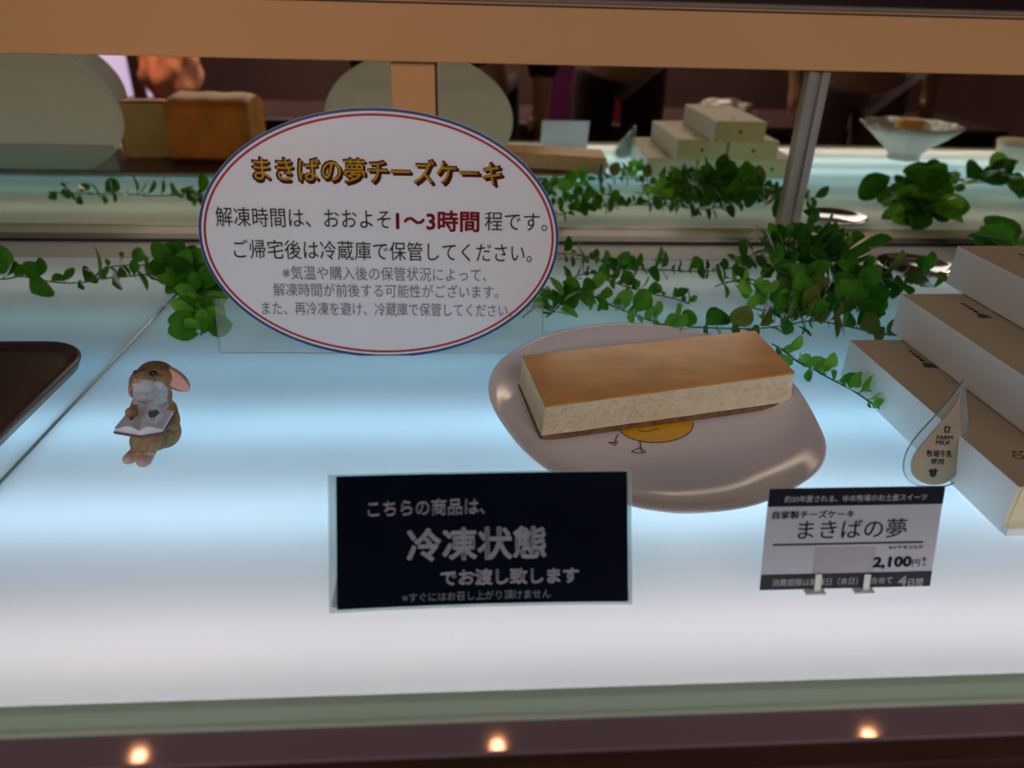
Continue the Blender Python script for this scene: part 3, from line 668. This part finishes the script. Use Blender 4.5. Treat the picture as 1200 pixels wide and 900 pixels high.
def wpx(w):
    d = w-CAM; v = Vector((AX.x*d.x+AY.x*d.y+AZ.x*d.z, AX.y*d.x+AY.y*d.y+AZ.y*d.z, AX.z*d.x+AY.z*d.y+AZ.z*d.z)); return 600+FPX*v.x/v.z, 450-FPX*v.y/v.z
zmin = min(v.co.z for v in me.vertices)
for p in me.polygons:
    p.use_smooth = True; c = p.center; n = p.normal
    qx, qy = wpx(c+ro); line = 448.5 if qx < 161 else (444.5+max(0, qx-168)*0.16 if qx < 190 else 448+(qx-190)*1.2)
    line += noise.noise(c*900)*1.6; qx += noise.noise(c*800+Vector((3, 1, 2)))*1.5
    if line < qy < 489 and (qy < 474 or qx > 162.5) and 155.5 < qx < 196.5 and n.y < 0.45 and c.y < 0.012: p.material_index = 1
    elif qy < 434 + max(0, 172-qx)*0.35: p.material_index = 2
    elif qy > 531 and c.y < -0.02: p.material_index = 3
for v in me.vertices: v.co.z -= 0
def earshape(name, pts, w, inner_off, lab):
    """lop ear: a bent tapering shell with a pink lining"""
    P_ = spline([p-ro for p in pts], 6); n = len(P_)
    for nm, mt, ws, off in ((name, MATS['brown_fur'], 1.0, 0.0), ('ear_lining', pm('pink_ear_lining', (222, 166, 160), rough=0.6, var=0.08, scale=300), 0.74, inner_off)):
        bm = bmesh.new(); prev = None
        for i, p in enumerate(P_):
            t = i/(n-1); d = (P_[min(i+1, n-1)]-P_[max(i-1, 0)]).normalized(); view = Vector((0.1, -0.8, 0.35)); s = d.cross(view).normalized(); u = s.cross(d).normalized()
            ww = w*ws*KR*max(0.05, math.sin(math.pi*min(1, 0.16+t*0.86))**0.75); th = 0.0011
            q = [bm.verts.new(p+s*(ww*math.cos(a))+u*(th*math.sin(a)+off-0.0016*math.cos(a)**2*-1)) for a in [2*math.pi*k/14 for k in range(14)]]
            if prev:
                for k in range(14): bm.faces.new((prev[k], prev[(k+1) % 14], q[(k+1) % 14], q[k]))
            else: bm.faces.new(q)
            prev = q
        bm.faces.new(prev); o = link(nm, bm, mt, rabbit if nm == name else e, smooth=True)
        if nm == name: e = o; e['label'] = lab
        else: o['label'] = 'pink ear lining'
earshape('ear', [rb(191, 436, 0.004), rb(199, 440, 0.000), rb(209, 447, -0.003), rb(217, 453, -0.004), rb(221.5, 457, -0.004)], 9.5, -0.0009 if False else 0.0012, 'drooping ear on the right')
earshape('ear', [rb(166, 443, 0.012), rb(160, 450, 0.012), rb(157, 460, 0.010), rb(157.5, 467, 0.008)], 6.0, 0.0008, 'ear hanging behind the chin')
for ex, ey, dy in ((180.0, 437.5, -0.0125), (160.5, 437.0, -0.0085)):
    bm = bmesh.new(); blob(bm, rb(ex, ey, dy), (4.0, 3.0, 2.9)); link('eye', bm, pm('glossy_black_eye', (16, 22, 44), rough=0.08), rabbit, smooth=True)
bm = bmesh.new(); blob(bm, rb(158.5, 445.5, -0.0205), (2.0, 2.0, 1.6)); link('nose', bm, MATS['pinkish_paw'], rabbit, smooth=True)
# open book
def bkp(px, py, dy): return rb(px, py, dy)-ro
s0, s1 = bkp(164.5, 510.5, -0.037), bkp(171, 483, -0.010)         # spine front, back
l0, l1 = bkp(135, 505.5, -0.036), bkp(150, 487, -0.014); r0, r1 = bkp(191, 506, -0.030), bkp(203.5, 485, -0.008)
M_cover = pm('maroon_book_cover', (108, 40, 54), rough=0.4); M_page = pm('grey_white_page', (196, 196, 204), rough=0.6, var=0.05); M_pageedge = pm('page_edge', (206, 212, 214), rough=0.7, var=0.15, scale=300, stretch=(1, 1, 40))
def leafblock(a0, a1, b0, b1, z0, z1, arch, over=0.0):
    bm = bmesh.new(); N = 10; prev = None
    for i in range(N+1):
        t = i/N; f = a0.lerp(b0, t*(1+over)); k = a1.lerp(b1, t*(1+over)); dv = (f-k).normalized()*over*0.02; f = f+dv; k = k-dv
        ar = arch*math.sin(math.pi*min(1, t*1.2))
        q = [bm.verts.new(p) for p in (f+Vector((0, 0, z0)), f+Vector((0, 0, z1*(0.55+0.45*math.sin(math.pi*min(t+0.15, 1)))+ar)), k+Vector((0, 0, z1*(0.55+0.45*math.sin(math.pi*min(t+0.15, 1)))+ar)), k+Vector((0, 0, z0)))]
        if prev:
            for j in range(4): bm.faces.new((prev[j], prev[(j+1) % 4], q[(j+1) % 4], q[j])).material_index = 1 if j in (0, 2) else 0
        else: bm.faces.new(q).material_index = 1
        prev = q
    bm.faces.new(prev).material_index = 1
    return bm
link('pages', leafblock(s0, s1, l0, l1, 0.0, 0.0044, 0.0012), [M_page, M_pageedge], rabbit); link('pages', leafblock(s0, s1, r0, r1, 0.0, 0.0044, 0.0012), [M_page, M_pageedge], rabbit)
for e0, e1 in ((l0, l1), (r0, r1)):
    link('book_cover', leafblock(s0, s1, e0, e1, -0.0014, -0.0001, 0.0, 0.05), [M_cover, M_cover], rabbit)['label'] = 'maroon book cover'
def patch(ctr, e0, e1, u, v, su, sv, m, nm, lab):
    bm = bmesh.new(); N = 18; ring_ = []
    for k in range(N):
        a = 2*math.pi*k/N; uu, vv = u+su*math.cos(a)*(1+0.2*math.sin(3*a)), v+sv*math.sin(a)
        p = s0.lerp(e0, uu).lerp(s1.lerp(e1, uu), vv)
        zz = 0.0044*(0.55+0.45*math.sin(math.pi*min(uu+0.15, 1)))+0.0012*math.sin(math.pi*min(1, uu*1.2)); ring_.append(p+Vector((0, 0, zz)))
    lo = [bm.verts.new(p-Vector((0, 0, 0.0003))) for p in ring_]; hi = [bm.verts.new(p+Vector((0, 0, 0.0004))) for p in ring_]; bm.faces.new(hi)
    for k in range(N): bm.faces.new((lo[k], lo[(k+1) % N], hi[(k+1) % N], hi[k]))
    link(nm, bm, m, rabbit)['label'] = lab
patch(None, l0, l1, 0.42, 0.5, 0.15, 0.2, pm('crimson_print', (140, 50, 72), rough=0.5), 'page_picture', 'crimson picture on left page')
patch(None, r0, r1, 0.5, 0.5, 0.3, 0.32, pm('pale_print', (222, 228, 230), rough=0.5), 'page_picture', 'white picture on right page')
patch(None, r0, r1, 0.42, 0.62, 0.2, 0.2, pm('teal_print', (52, 92, 98), rough=0.5), 'page_picture', 'teal patch on right page')

# ------------------------------------------------------------------ serving tray and loaf at the left
TZ = 0.012
cn = [at(91, 418, TZ), at(0, 500, TZ)]
t0 = at(60, 400, TZ); trx, try_ = 0.0, t0.y
e0, e1 = at(90, 424, TZ), at(0, 503, TZ); rx_ = e0.x
tray = thing('serving_tray', 'dark brown tray with rounded corner at the left edge', 'tray', Vector((rx_-0.24, try_-0.17, 0)))
def rr(hx, hy, r, n=8):
    o = []
    for cx, cy, a0 in ((hx-r, hy-r, 0), (-hx+r, hy-r, 90), (-hx+r, -hy+r, 180), (hx-r, -hy+r, 270)):
        for k in range(n+1): a = R(a0+90*k/n); o.append((cx+r*math.cos(a), cy+r*math.sin(a)))
    return o
bm = bmesh.new(); prev = None; HX, HY = 0.24, 0.17
for off, z in ((0.012, 0.0), (0.003, 0.003), (0.0, 0.0095), (0.0, 0.0115), (0.0012, 0.0128), (0.003, 0.0125), (0.006, 0.0095), (0.012, 0.0075)):
    q = [bm.verts.new((x, y, z)) for x, y in rr(HX-off, HY-off, 0.042-off*0.8)]
    if prev:
        for k in range(len(q)): 
            f = bm.faces.new((prev[k], prev[(k+1) % len(q)], q[(k+1) % len(q)], q[k])); f.material_index = 1 if z < 0.011 and off < 0.004 else 0
    else: bm.faces.new(q)
    prev = q
bm.faces.new(prev); autosmooth(link('tray_body', bm, [pm('dark_brown_lacquer', (72, 56, 55), rough=0.35, var=0.18, scale=20, stretch=(1, 12, 1)), pm('tray_edge_wood', (160, 128, 104), rough=0.45, var=0.1)], tray), 35)
lx0, lx1 = -0.515, -0.372
loaf = thing('bread_loaf', 'golden brown loaf on the dark tray, seen reflected at upper left', 'bread', Vector(((lx0+lx1)/2, 0.45, 0.0078)))
bm = bmesh.new(); hw = (lx1-lx0)/2
prof = [(-0.052, 0), (0.052, 0), (0.056, 0.03), (0.055, 0.066), (0.057, 0.086), (0.046, 0.102), (0.016, 0.109), (-0.016, 0.109), (-0.046, 0.102), (-0.057, 0.086), (-0.055, 0.066), (-0.056, 0.03)]
sp = spline([(0, a, b) for a, b in prof], 3, True); prev = None
for i in range(13):
    x = -hw+2*hw*i/12; s = 0.95 if i in (0, 12) else 1.0+0.008*math.sin(i*1.5)
    q = [bm.verts.new((x, p.y*s, max(0, p.z*(s if p.z > 0.01 else 1)))) for p in sp]
    if prev:
        for k in range(len(q)): bm.faces.new((prev[k], prev[(k+1) % len(q)], q[(k+1) % len(q)], q[k]))
    else: bm.faces.new(q).material_index = 1
    prev = q
bm.faces.new(prev)
autosmooth(link('loaf_body', bm, [pm('bread_crust', (206, 126, 36), rough=0.55, var=0.3, scale=22, bump=0.2), pm('bread_crumb', (206, 180, 120), rough=0.8, var=0.1, scale=60)], loaf), 45)

slc = thing('bread_slice', 'thick pale slice with brown crust leaning at the end of the loaf', 'bread', Matrix.Translation((-0.563, 0.462, 0.0080)) @ Matrix.Rotation(R(-12), 4, 'Z'))
def sq(w, h, r): return [(x, z+h) for x, z in rr(w, h, r, 6)]
bm = bmesh.new(); prism(bm, sq(0.042, 0.046, 0.014), -0.011, 0.011); autosmooth(link('crumb', bm, MATS['bread_crumb'], slc), 40)
bm = bmesh.new(); ring(bm, [(x, z) for x, z in sq(0.046, 0.0485, 0.016)], [(x, z+0.0025) for x, z in sq(0.0415, 0.0455, 0.0138)], -0.0105, 0.0105); autosmooth(link('crust', bm, MATS['bread_crust'], slc), 40)
# ------------------------------------------------------------------ things right of the frame that show in the mirror
def ivy():
    pth = [(900, 262, .03), (945, 252, .03), (975, 240, .03), (1010, 222, .034), (1050, 212, .036), (1085, 212, .034), (1110, 206, .034), (1145, 205, .036), (1190, 210, .034), (1230, 215, .03)]
    w = [mirat(*p) for p in pth]; w = [Vector((max(p.x, 0.68), min(p.y, 0.84), p.z*0.7)) for p in w]
    org = Vector((sum(p.x for p in w)/len(w), sum(p.y for p in w)/len(w), 0))
    t = thing('ivy_garland', 'broad-leaved ivy garland seen in the mirror at upper right', 'garland', org)
    bs = bmesh.new(); bl = bmesh.new(); pts = [p-org for p in spline(w, 8)]; tube(bs, pts, 0.0016, 6)
    for i in range(3, len(pts)-1, 2):
        for q in range(2):
            d = Vector((random.uniform(-1, 1), random.uniform(-.6, .9), random.uniform(-.5, .6))); L = random.uniform(.035, .055)
            n0 = len(bl.verts); tube(bs, [pts[i], pts[i]+d.normalized()*0.012], 0.0007, 4)
            leaf(bl, pts[i]+d.normalized()*0.012, d, Vector((random.uniform(-.4, .4), random.uniform(-.2, 1), .6)), L, L*0.85, random.choice((0, 1, 1, 2)))
            bl.verts.ensure_lookup_table(); new = bl.verts[n0:]; lz = min(v.co.z for v in new)
            if lz < 0.001:
                for v in new: v.co.z += 0.001-lz
    link('stem', bs, M_stem, t, smooth=True); link('foliage', bl, LM, t, smooth=True)
ivy()
bp = mirat(1058, 186, 0.0)
bowl = thing('glass_bowl', 'fluted white glass bowl with a small yellow pudding, reflected at upper right', 'bowl', Vector((bp.x, bp.y, 0)))
bm = bmesh.new(); seg = 48; rings = []
for r, z in ((0.02, 0.0), (0.034, 0.0005), (0.030, 0.008), (0.042, 0.022), (0.075, 0.05), (0.098, 0.07), (0.094, 0.071), (0.07, 0.052), (0.036, 0.026), (0.01, 0.022)):
    rings.append([bm.verts.new((r*(1+(0.05 if z > 0.03 else 0)*math.cos(12*2*math.pi*k/seg))*math.cos(2*math.pi*k/seg), r*(1+(0.05 if z > 0.03 else 0)*math.cos(12*2*math.pi*k/seg))*math.sin(2*math.pi*k/seg), z)) for k in range(seg)])
for i in range(len(rings)-1):
    for k in range(seg): bm.faces.new((rings[i][k], rings[i][(k+1) % seg], rings[i+1][(k+1) % seg], rings[i+1][k]))
bm.faces.new(rings[0]); bm.faces.new(rings[-1])
link('bowl_body', bm, translucent_mat('milky_glass', (0.72, 0.68, 0.64), (0.8, 0.76, 0.72), 0.5, 30.0, 0.08, 1.5), bowl, smooth=True)
pud = thing('pudding', 'small yellow pudding with caramel base in the fluted glass bowl', 'dessert', Vector((bp.x-0.005, bp.y, 0.0262)))
bm = bmesh.new(); lathe(bm, [(0.022, 0.0), (0.0265, 0.004), (0.0265, 0.014), (0.0262, 0.05), (0.024, 0.053), (0.004, 0.053)], 32)
autosmooth(link('pudding_body', bm, pm('custard_yellow', (226, 176, 96), rough=0.4, var=0.1), pud))
tp = mirat(1188, 197, 0.0)
tub = thing('lidded_tub', 'white round tub with a lid, reflected at the right edge of the mirror', 'tub', Vector((tp.x, tp.y, 0)))
bm = bmesh.new(); lathe(bm, [(0.036, 0.0), (0.038, 0.002), (0.042, 0.045), (0.03, 0.045)], 36); autosmooth(link('cup', bm, pm('cream_tub', (222, 212, 190), rough=0.5), tub))
bm = bmesh.new(); lathe(bm, [(0.043, 0.0455), (0.044, 0.0455), (0.044, 0.052), (0.042, 0.0535), (0.004, 0.0535)], 36); autosmooth(link('lid', bm, pm('kraft_lid', (196, 178, 150), rough=0.6), tub))

def mxy(px, py, Y):
    p = aty(px, py, 2*MIR-Y); p.y = Y; return p
# ------------------------------------------------------------------ shop goods and customers behind the camera
def lit_panel(x0, x1, z0, z1, y):
    t = thing('lit_cabinet', 'pale lilac backlit cabinet across the shop, reflected at upper left', 'cabinet', Vector(((x0+x1)/2, y, z0)))
    w = (x1-x0)/2; h = z1-z0
    bm = bmesh.new(); bx(bm, -w-0.05, w+0.05, -0.3, -0.012, -0.02, h+0.05, bev=0.004); link('cabinet_body', bm, pm('cabinet_brown', (70, 44, 40), rough=0.5), t)
    bm = bmesh.new(); bx(bm, -w, w, -0.012, 0.0, 0, h); link('lit_front', bm, pm('lilac_light_panel', (205, 185, 245), emit=0.9, var=0.03), t)
    bm = bmesh.new()
    bx(bm, w*0.16, w*0.42, 0.0, 0.03, -0.02, h+0.04)
    link('mullion', bm, pm('cabinet_brown', (70, 44, 40)), t)
    return t
_a, _b = mxy(92, 112, -3.0), mxy(196, 50, -3.0); lit_panel(_a.x, _b.x, _a.z, _b.z, -3.0)
# a long counter across the aisle with goods on it
CT = -0.24
def counter(x0, x1, y0, y1):
    t = thing('shop_counter', 'dark counter across the aisle, reflected in the mirror', 'counter', Vector(((x0+x1)/2, (y0+y1)/2, GZ))); w = (x1-x0)/2; d = (y1-y0)/2
    bm = bmesh.new(); bx(bm, -w+0.03, w-0.03, -d+0.03, d-0.03, 0.0, CT-GZ-0.03, bev=0.004); link('counter_body', bm, pm('counter_dark', (52, 32, 32), rough=0.4), t)
    bm = bmesh.new(); bx(bm, -w, w, -d, d, CT-GZ-0.03, CT-GZ, bev=0.004); link('counter_top', bm, pm('counter_top', (66, 50, 52), rough=0.25), t)
counter(-2.0, 2.6, -2.25, -1.65)
def goods(name, label, cat, x, y, build, group=None):
    t = thing(name, label, cat, Vector((x, y, CT)), group); build(t); return t
def crumple(t):
    bm = bmesh.new(); bmesh.ops.create_icosphere(bm, subdivisions=4, radius=1)
    for v in bm.verts:
        nz = noise.noise(v.co*2.3)*0.28+noise.noise(v.co*6)*0.10; v.co *= 1+nz; v.co.x *= 0.125; v.co.y *= 0.11; v.co.z = (v.co.z*0.19)+0.19
        if v.co.z < 0.002: v.co.z = 0.002
    link('bag_body', bm, pm('salmon_wrap', (244, 172, 140), rough=0.45, var=0.2, scale=9), t, smooth=True)
    bm = bmesh.new(); tube(bm, [(0, 0, 0.29), (0.01, 0, 0.34), (0.03, 0.01, 0.42)], [0.05, 0.022, 0.05], 14); link('bag_neck', bm, MATS['salmon_wrap'], t, smooth=True)
goods('gift_bag', 'crumpled salmon-pink gift bag under a spotlight, reflected above the loaf', 'bag', mxy(203, 100, -1.85).x, -1.85, crumple)
def carton(w, d, h, col, nm, lidcol):
    def f(t):
        bm = bmesh.new(); bx(bm, -w/2, w/2, -d/2, d/2, 0.0005, h*0.8, bev=0.003); link('carton', bm, pm(nm, col, rough=0.5), t)
        bm = bmesh.new(); bx(bm, -w/2-0.003, w/2+0.003, -d/2-0.003, d/2+0.003, h*0.8, h, bev=0.003); link('lid', bm, pm(nm+'_lid', lidcol, rough=0.5), t)
    return f
goods('gift_box', 'purple gift box on the far counter, reflected left of the pyramid', 'box', mxy(661, 100, -1.80).x, -1.80, carton(0.15, 0.12, 0.26, (150, 60, 130), 'purple_card', (120, 70, 120)))
for i, (x, w) in enumerate(((mxy(702, 100, -1.8).x, 0.12), (mxy(729, 100, -1.8).x, 0.12), (mxy(756, 100, -1.8).x, 0.12))):
    goods('gift_box', ('low red gift box nearest the purple box', 'middle low red gift box of three', 'low red gift box farthest from the purple box')[i], 'box', x, -1.80, carton(w*0.86, 0.14, 0.11, (170, 52, 48), 'red_card', (150, 70, 60)), 'red gift boxes on the far counter')

def person(label, x, y, facing, top_c, bottom_c, skin=(196, 150, 122), arm=0.0, hair=(30, 22, 20), s=1.0):
    t = thing('person', label, 'person', Matrix.Translation((x, y, GZ)) @ Matrix.Rotation(R(facing), 4, 'Z'))
    def skinmesh(name, verts, edges, m):
        me = bpy.data.meshes.new(name); me.from_pydata([Vector(v[:3])*s for v in verts], edges, []); o = bpy.data.objects.new(name, me); C.objects.link(o)
        md = o.modifiers.new('k', 'SKIN'); md.use_smooth_shade = True; o.modifiers.new('d', 'SUBSURF').levels = 2
        for i, v in enumerate(verts):
            sv = me.skin_vertices[0].data[i]; sv.radius = (v[3]*s, v[4]*s if len(v) > 4 else v[3]*s); sv.use_root = i == 0
        bpy.context.view_layer.update()
        m2 = bpy.data.meshes.new_from_object(o.evaluated_get(bpy.context.evaluated_depsgraph_get())); bpy.data.objects.remove(o); bpy.data.meshes.remove(me)
        m2.materials.clear(); m2.materials.append(m); m2.name = name
        for p in m2.polygons: p.use_smooth = True
        o = bpy.data.objects.new(name, m2); C.objects.link(o); o.parent = t; return o
    ms_ = pm('skin_%d' % skin[0], skin, rough=0.5, var=0.05)
    fy = -1 if False else 1
    hd = (0.17, 0.30*arm, 1.02) if not arm else (0.17, 0.30, 1.08)
    # faces local +Y
    el = (0.25, -0.02+0.03*arm, 1.12); wr = (0.24, 0.05, 0.88) if not arm else (0.17, 0.26, 1.08)
    V = [(0, 0, 0.94, .13, .10), (0, 0, 1.12, .12, .09), (0, 0, 1.32, .14, .09), (0, 0, 1.46, .055), (0, 0.01, 1.53, .052), (0, 0.02, 1.60, .082, .092), (0, 0.015, 1.68, .072, .085)]
    E_ = [(0, 1), (1, 2), (2, 3), (3, 4), (4, 5), (5, 6)]
    for sg in (-1, 1):
        b = len(V); V += [(sg*.17, 0, 1.39, .058), (sg*el[0], el[1], el[2], .044), (sg*wr[0], wr[1], wr[2], .028), (sg*wr[0], wr[1]+(.05 if arm else .02), wr[2]-(0 if arm else .06), .034, .018)]
        E_ += [(2, b), (b, b+1), (b+1, b+2), (b+2, b+3)]
        for k in range(4):
            o0 = (k-1.5)*0.019; c = len(V); L = (.055, .068, .064, .05)[k]
            fw = Vector((0, 1, -0.2)) if arm else Vector((0, .25, -1)); bx3 = V[b+3]
            p1 = (bx3[0]+o0*(1 if arm else 0.2), bx3[1]+fw.y*L*.7+(0 if arm else o0), bx3[2]+fw.z*L*.7); p2 = (p1[0], p1[1]+fw.y*L*.5, p1[2]+fw.z*L*.5-(.02 if arm else 0))
            V += [p1+(.0085,), p2+(.007,)]; E_ += [(b+3, c), (c, c+1)]
        c = len(V); bx3 = V[b+3]; V += [(bx3[0]-sg*.034, bx3[1]+.03, bx3[2]+.0, .010), (bx3[0]-sg*.036, bx3[1]+.055, bx3[2]-.02, .008)]; E_ += [(b+3, c), (c, c+1)]
        b = len(V); V += [(sg*.095, 0, .86, .088), (sg*.10, .012, .48, .058), (sg*.10, -.012, .28, .052), (sg*.10, -.015, .09, .036), (sg*.105, .13, .03, .036, .026)]
        E_ += [(0, b), (b, b+1), (b+1, b+2), (b+2, b+3), (b+3, b+4)]
    skinmesh('body', V, E_, ms_)
    mt = pm('cloth_top_%d_%d' % (top_c[0], top_c[2]), top_c, rough=0.85, var=0.15, scale=14, bump=0.2); mb = pm('cloth_trousers_%d_%d' % (bottom_c[0], bottom_c[2]), bottom_c, rough=0.85, var=0.12, scale=14)
    TV = [(0, 0, 0.88, .16, .125), (0, 0, 1.12, .145, .11), (0, 0, 1.33, .16, .105), (0, 0, 1.43, .075)]; TE = [(0, 1), (1, 2), (2, 3)]
    for sg in (-1, 1):
        b = len(TV); w2 = [el[i]+(wr[i]-el[i])*.86 for i in range(3)]
        TV += [(sg*.17, 0, 1.39, .072), (sg*el[0], el[1], el[2], .058), (sg*w2[0], w2[1], w2[2], .045)]; TE += [(2, b), (b, b+1), (b+1, b+2)]
    skinmesh('shirt', TV, TE, mt)
    BV = [(0, 0, 0.95, .15, .118)]; BE = []
    for sg in (-1, 1):
        b = len(BV); BV += [(sg*.098, 0, .84, .104), (sg*.102, .012, .48, .078), (sg*.102, -.012, .10, .068)]; BE += [(0, b), (b, b+1), (b+1, b+2)]
    skinmesh('trousers', BV, BE, mb)
    for sg in (-1, 1): skinmesh('shoe', [(sg*.10, -.03, .05, .048, .045), (sg*.103, .07, .042, .046, .038), (sg*.106, .16, .034, .04, .028)], [(0, 1), (1, 2)], pm('black_shoe', (24, 20, 20), rough=0.5))
    skinmesh('hair', [(0, -.012, 1.70, .088, .098), (0, -.045, 1.62, .078, .07), (0, -.05, 1.54, .06, .045)], [(0, 1), (1, 2)], pm('dark_hair', hair, rough=0.6))
    for sg in (-1, 1):
        bm = bmesh.new(); bmesh.ops.create_uvsphere(bm, u_segments=12, v_segments=8, radius=.011*s, matrix=Matrix.Translation((sg*.031*s, .105*s, 1.615*s))); link('eye', bm, pm('glossy_black_eye', (16, 22, 44)), t, smooth=True)
        skinmesh('ear', [(sg*.086, .015, 1.60, .010, .018), (sg*.09, .01, 1.63, .010, .018)], [(0, 1)], ms_)
    skinmesh('nose', [(0, .105, 1.60, .012), (0, .118, 1.572, .014)], [(0, 1)], ms_)
    bm = bmesh.new(); tube(bm, [(x_*s, (.104-abs(x_)*.4)*s, 1.538*s) for x_ in (-.024, -.012, 0, .012, .024)], .005*s, 6); link('mouth', bm, pm('lips', (150, 84, 78), rough=0.5), t, smooth=True)
    return t
person('person in dark olive clothes standing at the glass case, dim in the mirror', -0.02, -0.36, 0, (34, 32, 22), (30, 26, 24))
person('person in a lilac top and dark trousers across the aisle, dim in the mirror', 0.62, -1.22, 8, (150, 120, 150), (44, 24, 24), arm=1)
person('person in grey clothes and dark apron, dim at right of the mirror', 1.45, -0.95, 5, (60, 44, 46), (128, 108, 116))
bagp = Vector((1.02, -1.0, -0.02))
cb_ = thing('shop_counter', 'low dark side table holding the clear bag, dim in the mirror', 'table', Vector((1.0, -1.05, GZ)))
bm = bmesh.new(); bx(bm, -0.2, 0.2, -0.14, 0.14, 0.62, 0.65, bev=0.004); link('table_top', bm, MATS['counter_top'], cb_)
for sx in (-1, 1):
    for sy in (-1, 1):
        bm = bmesh.new(); bx(bm, sx*0.17-0.015, sx*0.17+0.015, sy*0.11-0.015, sy*0.11+0.015, 0, 0.62); link('leg', bm, MATS['counter_dark'], cb_)
bg = thing('plastic_bag', 'shiny clear plastic bag on the dark side table, reflected above the boxes', 'bag', Vector((1.0, -1.05, GZ+0.651)))
bm = bmesh.new(); bmesh.ops.create_icosphere(bm, subdivisions=4, radius=1)
for v in bm.verts:
    v.co *= 1+noise.noise(v.co*2.8)*0.25+noise.noise(v.co*7)*0.08; v.co = Vector((v.co.x*0.14, v.co.y*0.09, max(0.001, v.co.z*0.075+0.07)))
link('bag_body', bm, pm('crinkled_film', (150, 132, 128), rough=0.18, var=0.2, scale=12), bg, smooth=True)

# ceiling downlights whose glints show on the sill
M_lamp = pm('lamp_glow', (255, 186, 128), emit=70.0, var=0.0); M_can = pm('lamp_can', (60, 54, 52), rough=0.5)
for i, (px, py) in enumerate(((163, 886), (583, 874), (1018, 862))):
    p = at(px, py, 0.0); d = (p-CAM).normalized(); d.z = -d.z; q = p+d*((1.735-p.z)/d.z)
    t = thing('ceiling_downlight', ('left', 'middle', 'right')[i]+' of three ceiling downlights that glint on the mauve sill', 'lamp', q, 'ceiling downlights above the case')
    bm = bmesh.new(); lathe(bm, [(0.018, -0.002), (0.018, 0.0), (0.002, 0.0)], 24); link('bulb', bm, M_lamp, t)
    bm = bmesh.new(); lathe(bm, [(0.032, -0.01), (0.045, -0.01), (0.045, 0.015), (0.032, 0.014), (0.032, -0.01)], 24, close=False); link('trim_ring', bm, M_can, t)
